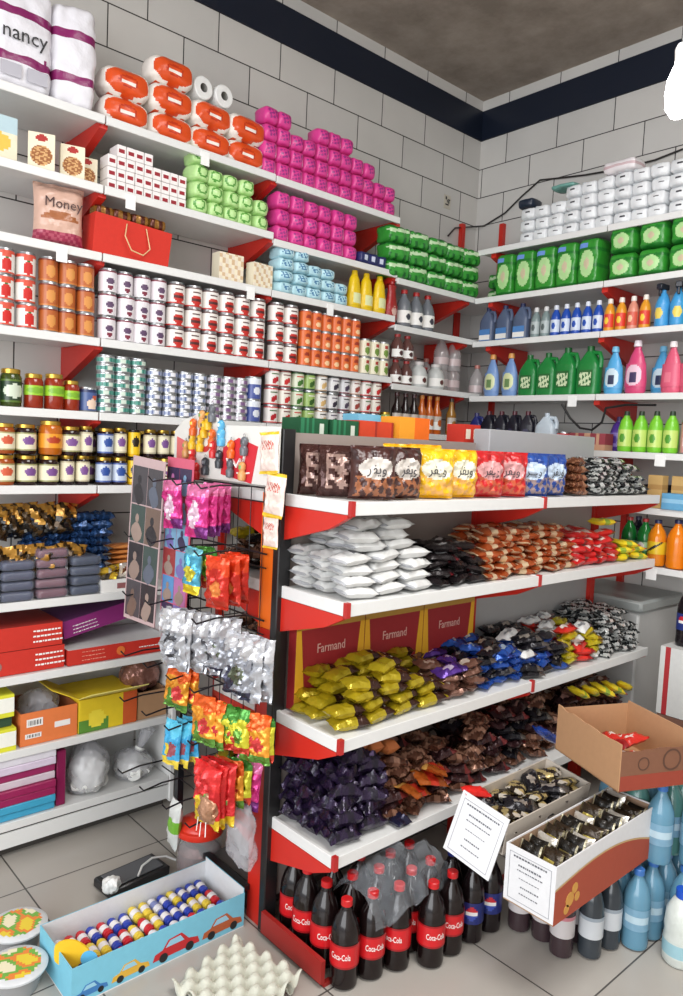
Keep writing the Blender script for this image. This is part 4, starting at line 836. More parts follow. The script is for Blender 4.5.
# seventh shelf drinks
def soda(name, body, cap, lab, fn, h=.25, r=.038, fin='liquid', arc=1.0, seg=24):
    k = h / .26; P_ = [(0, .004), (r * .7, 0), (r * .95, .006), (r, .02), (r * .97, .05 * k), (r, .08 * k), (r, .155 * k), (r * .94, .175 * k), (r * .72, .202 * k), (r * .45, .222 * k), (r * .33, .235 * k), (r * .33, .245 * k)]
    o = ob(name, lathe(P_, seg), M(body, fin) if isinstance(body, tuple) else body)
    ob('cap', lathe([(r * .34, .240 * k), (r * .4, .241 * k), (r * .4, .258 * k), (r * .34, .26 * k), (0, .26 * k)], 16), M(cap), o)
    ob('label', wrap(r + .0008, .07 * k, .14 * k, fn, 40, 12, arc), lab, o)
    return proto(o, 'drink bottle')
gs = soda('soda_bottle', (26, 120, 50), (190, 60, 60), [M((150, 190, 140)), M((226, 220, 210)), M((30, 100, 50))], lambda a, t: 1 if ell(a, t, 0, .5, .16, .3) else (2 if t > .85 or t < .15 else 0), .22, .036)
dks = soda('soda_bottle', (26, 26, 40), (60, 60, 90), [M((40, 44, 80))], lambda a, t: 0, .22, .036)
oc = soda('juice_bottle', (222, 130, 24), (36, 44, 86), [M((226, 190, 40)), M((40, 40, 40)), PAP], lambda a, t: 1 if abs(t - .5 - a * 1.5) < .1 else 0, .22, .043)
op_ = soda('juice_bottle', (226, 124, 20), (36, 44, 86), [M((226, 124, 20), 'liquid')], lambda a, t: 0, .23, .045)
put(dks, (-1.90, 3.5, 1.087) if 0 else (-1.74, 3.56, 1.087), 'dark soda bottle behind the green bottles'); 
for i in range(2): put(gs, (-1.80 + .0 + i * .078 + .06, 3.475, 1.087), 'green soda bottle on seventh back shelf, %s of two' % ('left', 'right')[i], 'green soda bottles')
put(oc, (-1.615 + .015, 3.475, 1.087), 'yellow labelled juice bottle with navy cap on seventh back shelf')
for i in range(4): put(op_, (-1.505 + i * .094, 3.475, 1.087), 'plain orange juice bottle with navy cap, %s from left' % ORD[i], 'plain orange juice bottles')
# white chest and boxes below
o = ob('chest_freezer', bevel(bx(B(), -2.6, -1.62, 3.39, 3.82, .04, .86), .01), M((186, 186, 184), 'paint')); tag(o, 'white chest freezer against back wall behind the gondola', 'freezer')
o['category'] = 'freezer'
ob('lid', bevel(bx(B(), -2.62, -1.60, 3.37, 3.83, .865, .92), .012), M((150, 154, 152), 'paint'), o)
ob('foot', bx(B(), -2.5, -1.7, 3.45, 3.8, 0, .038), BLK, o, smooth=False)
q = at(664, 735, 1, 3.2)
o = box('appliance_carton', 'carton', .34, .3, .3, [M((206, 206, 204), 'card'), M((170, 40, 46), 'card')], lambda c, n_: 1 if (abs(c.x + .14) < .012) and n_.y < -.5 else 0, (30, 2, 4)); 
o2 = box('brown_carton', 'carton', .34, .3, .48, [M((120, 84, 70), 'card')], None, (2, 2, 2))
put(o2, (-1.25, 3.36, 0), 'brown carton under the white carton at right edge'); put(o, (-1.255, 3.36, .482), 'white carton with red stripe at right edge of picture')
pep = soda('cola_bottle', (26, 20, 24), (196, 30, 40), [M((34, 50, 120)), PAP, M((190, 40, 50))], lambda a, t: (1 if abs(t - .5) < .07 else (2 if t > .5 else 0)) if ell(a, t, 0, .5, .16, .36) else 0, .27, .042)
put(pep, (-1.36, 3.3, .783), 'dark cola bottle with red cap standing on the white carton')
# ================================================================ THE GONDOLA'S GOODS (front faces +X)
def wafer(col, top, lab, pic, seed):
    def f(u, v, up):
        if v > .86 or v < -.86: return 0
        if u * u / .55 + (v - .18) ** 2 / .16 < 1: return 1
        if v < -.1 and abs(u) < .85 and (math.sin(u * 17 + seed) + math.sin(v * 15 + u * 5)) > -.1: return 2
        return 3 if int((u + 1) * 4) % 3 == 0 and v > .5 else 0
    return stand('wafer_bag', 'wafer bag', .145, .155, .07, [M(c, 'gloss') for c in (col, lab, pic, top)], f, seed, 34, 34, .08, .009,
                 txt=(('\uFEAE\uFED4\uFBFE\uFEED', .04, M((52, 50, 56), 'ink'), 0, .088, .06),))
zg = 1.434
wbr = [wafer((66, 34, 30), (50, 26, 24), (206, 198, 190), (150, 92, 60), s) for s in (1, 2)]
wyl = [wafer((232, 176, 20), (240, 196, 40), (226, 222, 200), (226, 170, 90), s) for s in (3, 4)]
wrd = [wafer((190, 30, 34), (170, 24, 30), (206, 150, 150), (196, 90, 60), s) for s in (5, 6)]
wbl = [wafer((34, 66, 140), (40, 80, 160), (190, 206, 224), (150, 130, 130), s) for s in (7, 8)]
brs = stand('wafer_bag', 'wafer bag', .13, .158, .06, [M((70, 40, 36), 'foil'), M((170, 140, 130), 'foil')], lambda u, v, up: 1 if abs(u) < .5 and abs(v) < .7 and (math.sin(u * 9) + math.sin(v * 14 + u * 5)) > -.3 else 0, 9, 18, 18, .08, .012)
put(brs, (-1.775, 1.50, zg), 'dark brown wafer bag seen from its back, first on gondola top shelf', 'brown wafer bags', R(40))
put(brs, (-1.70, 1.515, zg), 'dark brown wafer bag seen from its back, second on gondola top shelf', 'brown wafer bags', R(44))
for i, (p_, y, a, t) in enumerate(((wbr[0], 1.575, 66, 'brown wafer bag with white label, left of two'), (wbr[1], 1.70, 84, 'brown wafer bag with white label, right of two'), (wyl[0], 1.85, 66, 'yellow wafer bag at front, left of two'), (wyl[1], 1.98, 78, 'yellow wafer bag at front, right of two'),
    (wrd[0], 2.13, 74, 'red wafer bag on gondola top shelf, left of two'), (wrd[1], 2.26, 60, 'red wafer bag on gondola top shelf, right of two'), (wbl[0], 2.40, 60, 'blue wafer bag on gondola top shelf, left of two'), (wbl[1], 2.54, 80, 'blue wafer bag on gondola top shelf, right of two'))):
    put(p_, (-1.61, y, zg), t, 'wafer bags', R(a), sc=1.04)
put(wyl[0], (-1.72, 1.93, zg + .012), 'yellow wafer bag in back row', 'wafer bags', R(86)); put(wyl[1], (-1.72, 1.80, zg + .01), 'yellow wafer bag in back row behind the brown bag', 'wafer bags', R(92))
put(wrd[0], (-1.72, 2.22, zg), 'red wafer bag in the back row', 'wafer bags', R(90)); put(wbl[0], (-1.72, 2.48, zg), 'blue wafer bag in the back row', 'wafer bags', R(88))
FT = ('bottom layer', 'second layer', 'third layer', 'fourth layer', 'fifth layer', 'sixth layer', 'seventh layer', 'eighth layer')
def heap(protos, y0, y1, x0, ncol, nrow, nlay, z0, pw, pd, pt, base, group, jit=.3, tilt=.15, top=None, rz=LW, shrink=.5):
    """packs piled in columns; layers get narrower towards the top. Copies are told apart by row, layer and column."""
    for r_ in range(nrow):
        for k in range(nlay):
            n = ncol - int(k * shrink) if nlay > 1 else ncol
            if n < 1: continue
            for i in range(n):
                a = y0 + (y1 - y0) * (i + .5 + (ncol - n) * .5 * (.6 if k % 2 else 1)) / ncol
                p = protos[rnd.randrange(len(protos))]
                rn = '' if nrow == 1 else (', front row', ', middle row' if nrow > 2 else ', back row', ', back row')[r_]
                l = '%s%s, %s, %s from left' % (base.replace('{}', p.get('_d', 'pack')), rn, FT[k], ORD[i])
                z = z0 + pt * .95 * k + rnd.uniform(0, .003)
                put(p, (x0 - pd * r_ + rnd.uniform(-.008, .008) - k * .006, a + rnd.uniform(-.008, .008), z), l, group, rot=(rnd.uniform(-tilt, tilt) * .65, rnd.uniform(-tilt, tilt) * .65, rz + rnd.uniform(-jit, jit) * .75))
def bar(name, w, h, t, cols, fn, n=3, fin='foil', cat='chocolate', wr=.005, s0=0): return [pack(name, cat, w, h, t, [M(c, fin) for c in cols], fn, s + s0, 16, 8, wr=wr) for s in range(n)]
wp = bar('wafer_pack', .13, .085, .034, [(214, 214, 212), (170, 172, 176), (90, 90, 96)], lambda u, v, up: 2 if abs(u - .3) < .12 and abs(v) < .3 and int(u * 40) % 2 else (1 if abs(u) > .82 else 0), 4, 'gloss', 'wafers')
heap(wp, 1.445, 1.83, -1.605, 3, 3, 7, 1.141, .13, .09, .034, 'white wafer pack, gondola second shelf', 'white wafer packs', .35, .12, shrink=.25)
bkp = bar('chocolate_bar', .12, .07, .028, [(34, 28, 30), (190, 190, 190), (110, 26, 34)], lambda u, v, up: 1 if abs(v) < .25 and abs(u) < .4 else (2 if u > .7 else 0), 3)
heap(bkp, 1.84, 2.12, -1.60, 3, 2, 5, 1.141, .12, .1, .028, 'black silver bar, gondola second shelf', 'black bars on the second gondola shelf', .5, .3, shrink=.4)
ors = bar('biscuit_pack', .12, .07, .026, [(176, 84, 40), (222, 196, 160), (150, 40, 30)], lambda u, v, up: 1 if abs(u) < .3 or abs(u) > .85 else (2 if v > .5 else 0), 3)
heap(ors, 2.10, 2.72, -1.60, 6, 2, 7, 1.141, .11, .1, .026, 'orange brown pack, gondola second shelf', 'orange biscuit packs on the second gondola shelf', .6, .25, shrink=.3)
rds = bar('wafer_pack', .12, .075, .028, [(196, 34, 34), (226, 206, 196), (120, 40, 36)], lambda u, v, up: 1 if abs(u + .2) < .3 and abs(v) < .6 else (2 if u > .6 else 0), 3, 'gloss', 'wafers', s0=4)
heap(rds, 2.70, 3.08, -1.61, 4, 2, 5, 1.141, .11, .1, .028, 'red and white wafer pack, gondola second shelf', 'red wafer packs on the second gondola shelf', .7, .3, shrink=.4)
yls = bar('wafer_pack', .12, .075, .028, [(232, 206, 40), (150, 180, 60), (220, 60, 40)], lambda u, v, up: 1 if abs(u) < .3 else (2 if u > .7 else 0), 2, 'gloss', 'wafers', s0=8)
heap(yls, 3.06, 3.30, -1.60, 2, 2, 3, 1.141, .11, .1, .028, 'yellow pack, right end, gondola second shelf', 'yellow wafer packs on the second gondola shelf', .7, .2)
put(yls[0], (-1.62, 2.98, 1.30), 'yellow wafer pack lying on top of the red and white packs', None, LW - .2)
zeb = bar('wafer_pack', .12, .08, .026, [(206, 208, 206), (40, 44, 46), (120, 120, 120)], lambda u, v, up: 1 if int((u * 1.0 + v * .6 + 6) * 2.2) % 2 else 0, 3, 'foil', 'wafers', .009, s0=2)
heap(zeb, 2.80, 3.28, -1.60, 4, 2, 6, 1.434, .12, .1, .026, 'striped pack, gondola top shelf', 'striped packs on the gondola top shelf', .5, .25, shrink=.45)
brn = bar('nut_pack', .1, .08, .03, [(116, 70, 48), (170, 120, 90)], lambda u, v, up: 1 if int(u * 6 + v * 3) % 3 == 0 else 0, 2, 'foil', 'nuts', .01)
heap(brn, 2.64, 2.80, -1.60, 1, 2, 5, 1.434, .1, .1, .03, 'brown nut pack beside blue bags', 'brown nut packs on the gondola top shelf', .4, .2, shrink=.1)
# third shelf
zt = .74
gld = bar('cake_pack', .13, .072, .036, [(176, 156, 30), (60, 34, 26), (196, 160, 110), (220, 214, 196)], lambda u, v, up: (3 if abs(v + .1) < .18 and .55 < u < .68 else (2 if v > .15 + (u - .3) * .8 else 1)) if .25 < u < .86 else 0, 4, 'foil', 'cakes')
heap(gld, 1.445, 1.93, -1.60, 4, 2, 5, zt, .13, .105, .036, 'golden cake pack, gondola third shelf', 'golden cake packs', .4, .2, shrink=.75)
heap(gld, 1.445, 2.08, -1.77, 5, 1, 4, zt, .13, .1, .036, 'golden cake pack, rearmost row, gondola third shelf', 'golden cake packs', .6, .3, shrink=.5)
# red display boxes at the back of the shelf
FR = M((142, 24, 28), 'card'); FY = M((216, 160, 30), 'card')
fb = ob('display_box', bevel(bx(B(), -.148, .148, -.02, .02, 0, .31), .002), FR, smooth=False); proto(fb, 'box')
ob('top_band', bx(B(), -.148, .148, -.0215, -.0203, .265, .308), M((170, 130, 50), 'card'), fb, smooth=False)
for s in (-1, 1): ob('yellow_wedge', prism(B(), [(s * .148, .0), (s * .105, .0), (s * .13, .27), (s * .148, .27)], -.0215, -.0203), FY, fb, smooth=False)
text('Farmand', .045, M((206, 160, 150), 'ink'), fb, (0, -.0215, .195), wid=.12)
for i in range(3): put(fb, (-1.815, 1.605 + i * .30, zt), 'red display box with yellow wedges behind the cakes, %s from left' % ORD[i], 'red display boxes', LW, sc=(1, 1, .98 if i < 3 else 1))
o = ob('price_strip', bx(B(), -.4, .4, -.004, .004, 0, .03), M((126, 34, 34), 'plastic'), smooth=False); proto(o, 'price strip'); lines(o, .008, -.3, .01, 1, .22, .01, WINK, .01)
put(o, (-1.70, 2.0, 1.085), 'long dark red strip with white marks under gondola second shelf', None, LW)
def mix3(cols, s, fin='foil', wr=.008): return bar('chocolate_bar', .12, .065, .026, cols, lambda u, v, up: 1 if abs(v) < .35 and -.5 < u < .3 else (2 if u > .55 else 0), 2, fin, wr=wr, s0=s)
b1 = mix3([(86, 50, 140), (206, 190, 220), (60, 34, 100)], 1); b2 = mix3([(30, 28, 34), (170, 160, 150), (90, 84, 80)], 3); b3 = mix3([(40, 84, 170), (190, 210, 230), (24, 40, 110)], 5); b4 = mix3([(120, 84, 70), (206, 190, 176), (70, 44, 36)], 7)
b5 = mix3([(222, 222, 220), (150, 150, 154), (120, 100, 100)], 9, 'gloss'); b6 = mix3([(206, 44, 34), (236, 220, 210), (150, 24, 28)], 11, 'gloss'); b7 = mix3([(206, 190, 40), (230, 220, 120), (150, 120, 30)], 13)
for q__, d__ in ((b1, 'purple bar'), (b2, 'black bar'), (b3, 'blue bar'), (b4, 'tan bar'), (b5, 'white bar'), (b6, 'red bar'), (b7, 'yellow bar')):
    for x__ in q__: x__['_d'] = d__
heap(b4 + b4 + b1, 1.95, 2.16, -1.60, 2, 3, 4, zt, .12, .09, .026, '{} beside golden cakes, gondola third shelf', 'bars beside the golden cakes', .65, .3, shrink=.2)
heap(b3 + b2, 2.14, 2.42, -1.60, 3, 3, 5, zt, .12, .09, .026, '{} in middle of gondola third shelf', 'dark and blue bars', .65, .3, shrink=.3)
heap(b2 + b2 + b5 + b3, 2.40, 2.70, -1.60, 3, 3, 6, .730, .12, .09, .026, '{} past the joint, gondola third shelf', 'mixed bars on the third gondola shelf', .65, .3, shrink=.3)
heap(b6 + b5 + b7, 2.68, 3.0, -1.60, 3, 3, 6, .730, .12, .09, .026, '{} before striped packs, gondola third shelf', 'bright bars on the third gondola shelf', .65, .3, shrink=.3)
heap(zeb, 2.98, 3.31, -1.60, 3, 3, 7, .730, .12, .09, .026, 'striped pack, gondola third shelf', 'striped packs on the third gondola shelf', .5, .3, shrink=.25)
# fourth shelf
zf = .387
pur = [pack('sweets_bag', 'sweets bag', .12, .1, .05, [M((44, 30, 60), 'foil'), M((120, 100, 150), 'foil'), M((30, 24, 40), 'foil')], lambda u, v, up: 1 if abs(v) < .16 and abs(u) < .5 and int(u * 16) % 2 else (2 if math.sin(u * 8 + v * 7) > .4 else 0), s, 16, 14, wr=.02) for s in (1, 2, 3)]
heap(pur, 1.45, 1.68, -1.60, 2, 3, 6, zf, .12, .095, .048, 'dark purple foil sweets bag, gondola lowest shelf', 'purple foil bags', .8, .3, shrink=.2)
bwb = [pack('sweets_bag', 'sweets bag', .11, .09, .034, [M((92, 58, 44), 'foil'), M((150, 110, 90), 'foil'), M((60, 34, 30), 'foil')], lambda u, v, up: 1 if math.sin(u * 7 + v * 5) > .5 else (2 if u > .5 else 0), s, 14, 10, wr=.014) for s in (4, 5)]
dbb = [pack('sweets_bag', 'sweets bag', .11, .08, .03, [M((58, 34, 36), 'foil'), M((170, 130, 120), 'foil'), M((110, 40, 40), 'foil')], lambda u, v, up: 1 if abs(v) < .2 and abs(u) < .4 else (2 if u > .6 else 0), s, 14, 10, wr=.012) for s in (7, 8)]
for q__ in bwb + dbb: q__['_d'] = 'brown pack'
orp = [pack('sweets_bag', 'sweets bag', .13, .09, .022, [M((176, 90, 34), 'foil'), M((206, 60, 40), 'foil'), M((226, 170, 90), 'foil')], lambda u, v, up: 1 if abs(u) < .25 else (2 if v > .5 else 0), 3, 14, 10, wr=.008)]
heap(bwb + dbb, 1.66, 2.12, -1.61, 4, 3, 6, zf, .12, .09, .032, 'brown foil sweets bag, gondola lowest shelf', 'brown foil bags', .65, .3, shrink=.3)
heap(bwb + dbb + b2, 2.10, 2.75, -1.62, 5, 3, 7, zf, .12, .09, .032, '{} past the brown bags, gondola lowest shelf', 'brown and black packs', .65, .3, shrink=.3)
heap(dbb + b4, 2.73, 3.28, -1.62, 4, 3, 7, zf, .12, .09, .03, '{} at far end, gondola lowest shelf', 'dull brown packs', .65, .3, shrink=.3)
for i, (y, a) in enumerate(((1.80, .3), (1.87, -.2), (1.90, .7))): put(orp[0], (-1.575, y, zf + .075 + i * .022), 'orange foil pack lying at front of lowest gondola shelf, %s of three' % ('lowest', 'middle', 'top')[i], 'orange foil packs', rot=(R(12), R(14), LW + a))
brw = pack('bread_roll_pack', 'bread', .075, .06, .045, [M((190, 110, 60), 'soft')], lambda u, v, up: 0, 4, 10, 10, wr=.004)
for i in range(3): put(brw, (-1.66, 1.60 + i * .075, zf + .235 - i * .02), 'orange brown bun pack on the lowest gondola shelf, %s from left' % ORD[i], 'bun packs')
put(pack('sweets_bag', 'sweets bag', .07, .06, .03, [M((34, 34, 60), 'foil')], lambda u, v, up: 0, 3, 10, 8, wr=.01), (-1.56, 1.72, zf), 'small dark blue foil pouch at front edge of lowest gondola shelf')
for i in range(5): put(yls[i % 2], (-1.585, 2.82 + i * .1, zf + .2 - i * .012), 'yellow pack over the dull brown packs, %s from left' % ORD[i], 'yellow packs on the lowest gondola shelf', rot=(.2, .4, LW + rnd.uniform(-.5, .5)))
put(bar('chocolate_bar', .2, .06, .03, [(30, 80, 190), (214, 224, 236), (30, 80, 190)], lambda u, v, up: 1 if abs(v) < .3 and abs(u) < .5 and int(u * 18) % 2 else 0, 1, s0=3)[0], (-1.475, 2.42, .53), 'long bright blue bar leaning by the cartons', None, rot=(.1, .5, R(100)))
bkp[0]['_d'] = 'black bar'; gld[0]['_d'] = 'golden cake pack'
# left side of the gondola: cartons on the top, dark packs lower down
o = box('snack_box', 'box', .125, .1, .245, [M((20, 84, 50), 'card'), M((40, 120, 80), 'card'), M((206, 214, 200), 'card')], lambda c, n_: (1 if int((c.x + 1) * 90) % 2 and c.x < 0 else 0) if not (c.x > .02 and .2 < c.z < .225 and abs(c.x - .035) < .01) else 2, (26, 2, 14))
put(o, (-2.0, 1.62, 1.434), 'dark green box on the far side of gondola top shelf', None, LW)
put(o, (-1.99, 1.755, 1.434), 'dark green box right of its twin on the gondola top', None, LW)
rb_ = box('snack_box', 'box', .09, .1, .25, [M((206, 66, 34), 'card'), M((160, 44, 30), 'card')], lambda c, n_: 1 if c.x > .03 else 0, (8, 2, 6)); orb = box('snack_box', 'box', .17, .1, .275, [M((236, 110, 20), 'card'), M((240, 160, 40), 'card')], lambda c, n_: 1 if c.x < 0 else 0, (4, 2, 6))
put(rb_, (-2.0, 1.875, 1.434), 'red orange box on the far side of gondola top, beside green box', None, LW); put(rb_, (-2.01, 1.97, 1.434), 'red orange box left of the bright orange box', None, LW); put(orb, (-1.99, 2.11, 1.434), 'bright orange box on the far side of gondola top', None, LW)
put(box('snack_box', 'box', .12, .09, .28, [M((120, 190, 220), 'card')], None, (2, 2, 2)), (-2.11, 1.99, 1.434), 'light blue box standing behind the red orange box', None, LW)
rwb = box('snack_box', 'box', .11, .09, .2, [M((200, 50, 34), 'card'), M((236, 226, 206), 'card')], lambda c, n_: 1 if abs(abs(c.x) - .025) < .014 and abs(c.z - .16) < .02 else 0, (22, 2, 20)); put(rwb, (-1.985, 2.46, 1.50), 'red box with two cream marks left of the grey header', None, LW)
for i in range(4): put(orp[0], (-1.99, 2.36 + i * .06, 1.60 - .04), 'orange foil pack on far side of gondola top, %s from left' % ORD[i], 'orange packs on the gondola top', rot=(.3, .2, i * 1.3))
for k, z in enumerate(GZ):
    if k: heap([bkp[0], bwb[0], gld[0]], 1.47, 2.1, -2.14, 5, 2, 7, z, .12, .1, .034, '{} on far side, gondola %s shelf' % ('top', 'second', 'third', 'lowest')[k], 'packs on the far side of the gondola', .8, .3)
# ================================================================ DRINKS AND CARTONS IN FRONT OF THE GONDOLA
def cokef(a, t): return 1 if abs(t - .5) > .44 else 0
coke = soda('cola_bottle', (22, 12, 12), (190, 26, 30), [M((196, 26, 32)), M((150, 18, 24))], cokef, .262, .0435)
for s in (0, R(165)):
    lt = text('Coca-Cola', .026, WINK, coke, (.045 * math.sin(s), -.045 * math.cos(s), .106), (R(90), 0, s), wid=.062, bend=.045)
ck = [(-1.694, 1.462), (-1.604, 1.462), (-1.512, 1.462), (-1.585, 1.552), (-1.493, 1.552), (-1.470, 1.642), (-1.412, 1.735), (-1.412, 1.826), (-1.775, 1.475), (-1.675, 1.555), (-1.56, 1.642), (-1.65, 1.645), (-1.505, 1.735), (-1.60, 1.735), (-1.505, 1.826), (-1.60, 1.826)]
wh = ['in the front row, third from post', 'in the front row, second from corner', 'at the front corner of the plinth', 'in the second row, middle', 'in the second row, right end', 'under the crumpled film', 'standing forward right of the film', 'last full one before the navy labelled bottles', 'in the front row nearest the post', 'in the second row near the post',
      'in third row under the film', 'in third row near the post', 'in fourth row behind the film', 'in fourth row near the post', 'in fifth row, inner one', 'in fifth row near the post']
for (x, y), w in zip(ck, wh): put(coke, (x, y, .014 if x < -1.53 else .001), 'cola bottle with red cap and red label, ' + w, 'red labelled cola bottles', rnd.uniform(-.3, .6) + R(40))
pepf = lambda a, t: (1 if t > .55 else (2 if t < .45 else 3)) if ell(abs(a) % .5, t, .25 if 0 else 0, .5, .14, .34) else 0
pp = soda('cola_bottle', (24, 16, 18), (34, 44, 110), [M((34, 44, 110)), M((196, 40, 50)), M((60, 80, 170)), PAP], pepf, .262, .041)
for i, (x, y) in enumerate(((-1.405, 1.925), (-1.40, 2.017), (-1.495, 1.925), (-1.495, 2.017))): put(pp, (x, y, .001), 'cola bottle with navy label under the tilted carton, %s' % ('front left', 'front right', 'back left', 'back right')[i], 'navy labelled cola bottles', R(40))
wl = soda('water_bottle', (60, 46, 50), (120, 60, 70), [M((196, 190, 190)), M((190, 120, 130))], lambda a, t: 1 if t > .8 else 0, .262, .038)
wl2 = soda('water_bottle', (54, 60, 66), (120, 60, 70), [M((196, 200, 204)), M((150, 160, 170))], lambda a, t: 1 if t > .8 else 0, .262, .038)
i = 0
for (x, y) in ((-1.335, 2.10), (-1.255, 2.12), (-1.175, 2.10), (-1.115, 2.17), (-1.10, 2.26), (-1.19, 2.20), (-1.27, 2.21), (-1.35, 2.19)):
    put((wl, wl2)[i > 2 and i < 5], (x, y, .001), 'dark bottle with pale wrapper label under the long carton, %s' % ORD[i], 'pale labelled bottles', R(30)); i += 1
WBm = M((96, 142, 166), 'liquid'); WG_ = M((84, 132, 126), 'liquid')
def water(mat, nm): return soda('water_bottle', mat, (60, 110, 180), [M((120, 160, 184), 'gloss'), M((176, 200, 212), 'gloss')], lambda a, t: 1 if abs(t - .5) < .2 and abs(a) < .3 else 0, .262, .043)
wA, wB = water(WBm, 1), water(WG_, 2)
n_ = 0
for (x0, y0) in ((-1.045, 2.33), (-1.04, 2.42), (-1.035, 2.51), (-1.125, 2.36), (-1.12, 2.45), (-1.205, 2.31), (-1.20, 2.40), (-.955, 2.47), (-.94, 2.57), (-1.03, 2.60), (-1.125, 2.54), (-1.2, 2.49), (-1.285, 2.30), (-1.285, 2.39), (-1.285, 2.48)):
    put(wA, (x0, y0, .001), 'blue water bottle on the floor under the cartons, %s' % (ORD[n_] + ' counted from the front'), 'blue water bottles on the floor', R(30)); n_ += 1
n_ = 0
for (x0, y0) in ((-1.03, 2.42), (-1.035, 2.51), (-1.125, 2.45), (-.945, 2.49), (-.95, 2.58), (-1.04, 2.60), (-1.13, 2.54), (-1.22, 2.45), (-1.22, 2.54)):
    put(wB if n_ in (1, 2, 5) else wA, (x0, y0 + .0, .264), '%s water bottle in the upper tier under tan carton, %s' % ('greenish' if n_ in (1, 2, 5) else 'blue', ORD[n_]), 'upper tier water bottles', R(30)); n_ += 1
# shrink wrap is folded into the bottles' shine; milk jug at the right edge
mk = bottle('milk_jug', 'bottle', [(0, 0), (.045, 0), (.052, .01), (.052, .08), (.049, .1), (.052, .12), (.048, .17), (.03, .205), (.02, .215)], M((206, 212, 206), 'gloss'), [(.021, .212), (.024, .213), (.024, .238), (0, .24)], M((30, 80, 190)), (.053, .03, .08, lambda a, t: 0 if abs(t - .5) < .4 else 1, [M((150, 190, 200)), M((206, 212, 206))], .6))
put(mk, (-.915, 2.37, .001), 'white plastic jug with blue cap on floor at right edge', None, R(20))
# crumpled clear film
bm = B(); N = 26; G = [[None] * (N + 1) for _ in range(N + 1)]
for i in range(N + 1):
    for j in range(N + 1):
        u, v = i / N - .5, j / N - .5; p = Vector((u * .2, v * .34, 0)); n_ = noise.noise_vector(p * 16 + Vector((2, 5, 1)))
        z = .02 - (u * u * .3 + v * v * .2) + n_.z * .06 + noise.noise(p * 45) * .012
        G[i][j] = bm.verts.new((p.x + n_.x * .02, p.y + n_.y * .03, z))
for i in range(N):
    for j in range(N): bm.faces.new((G[i][j], G[i + 1][j], G[i + 1][j + 1], G[i][j + 1]))
o = ob('plastic_film', bm, clear('clear_film', (220, 226, 234), .13, .08, .8, 30), loc=(-1.50, 1.68, .30), rot=(R(4), R(18), 0)); tag(o, 'crumpled clear plastic film draped over the red capped cola bottles', 'plastic film')
# long carton at the front, with packs standing in it
WC = M((222, 222, 224), 'card'); CIN = M((160, 130, 106), 'card'); ORW = M((166, 72, 48), 'card')
def longcarton(L_, Wd, H_):
    bm = B(); th = .004
    bx(bm, -Wd / 2, Wd / 2, -L_ / 2, L_ / 2, 0, th)
    o = ob('carton', bm, CIN, smooth=False)
    def panel(nm, *a):
        nonlocal o
        return ob(nm, bx(B(), *a), WC, o, smooth=False)
    panel('left_side', -Wd / 2, -Wd / 2 + th, -L_ / 2, L_ / 2, th, H_); 
    panel('back_side', -Wd / 2 + th, Wd / 2 - th, L_ / 2 - th, L_ / 2, th, H_)
    panel('front_side', -Wd / 2 + th, Wd / 2 - th, -L_ / 2, -L_ / 2 + th, th, H_)
    r_ = panel('right_side', Wd / 2 - th, Wd / 2, -L_ / 2, L_ / 2, th, H_)
    for s in (-Wd / 2 + th + .0006,): ob('inner_face', bx(B(), s, s + .001, -L_ / 2 + th, L_ / 2 - th, th, H_ - .004), CIN, o, smooth=False)
    ob('inner_face', bx(B(), -Wd / 2 + th + .002, Wd / 2 - th - .002, L_ / 2 - th - .0016, L_ / 2 - th - .0006, th, H_ - .004), CIN, o, smooth=False)
    return proto(o, 'carton'), r_
cc, rs_ = longcarton(.60, .168, .172)
# orange printed swoosh on the side
bm = B(); N = 30
pts = [(-.30, 0.0)] + [(-.30 + .6 * i / N, .10 + .03 * math.sin(i / N * 3.0) - .05 * (i / N) ** 3) for i in range(N + 1)] + [(.30, 0.0)]
prism(bm, [(y, z) for y, z in pts], .0842, .0848, 'x'); ob('orange_print', bm, ORW, rs_, smooth=False)
bm = B(); pts2 = [(-.30 + .6 * i / N, .10 + .03 * math.sin(i / N * 3.0) - .05 * (i / N) ** 3) for i in range(N + 1)]
for (a, b_), (c2, d_) in zip(pts2, pts2[1:]):
    f = bm.faces.new([bm.verts.new((.0850, y, z)) for y, z in ((a, b_), (c2, d_), (c2, d_ + .006), (a, b_ + .006))])
ob('gold_line', bm, M((196, 160, 110), 'card'), rs_, smooth=False)
bm = B(); [lathe([(0, 0), (rr, 0), (rr, .0006), (0, .0006)], 12, bm, (x, z)) for x, z, rr in ((-.22, .05, .022), (-.195, .075, .016), (-.18, .045, .014), (-.235, .025, .014))]
bm.transform(Matrix(((0, 0, 1, .0852), (1, 0, 0, 0), (0, 1, 0, 0), (0, 0, 0, 1)))); q_ = ob('fruit_print', bm, M((206, 150, 70), 'card'), rs_, smooth=False); q_['kind'] = 'stuff'
def notice(o, w, x, y, z, hh):      # frame line and rows of tiny strokes, as printed on the white end
    bm = B()
    for a, b_, c2, d_ in ((-w, w, 0, .0015), (-w, w, hh, hh + .0015), (-w, -w + .0015, 0, hh), (w - .0015, w, 0, hh)): bx(bm, x + a, x + b_, y - .0008, y - .0003, z + c2, z + d_)
    ob('frame_print', bm, M((150, 150, 156)), o, smooth=False)['kind'] = 'stuff'
    bm = B(); r2 = random.Random(5)
    for zz, w2, s in ((.92, .8, .005), (.76, .55, .005), (.66, .6, .003), (.5, .5, .002), (.32, .4, .004), (.18, .45, .003)):
        a = -w * w2
        while a < w * w2: l = r2.uniform(.003, .008); bx(bm, x + a, x + a + l, y - .0008, y - .0003, z + hh * zz, z + hh * zz + s); a += l + .0025
    ob('printed_lines', bm, M((90, 90, 98)), o, smooth=False)['kind'] = 'stuff'
notice(cc, .07, 0, -.30, .014, .14)
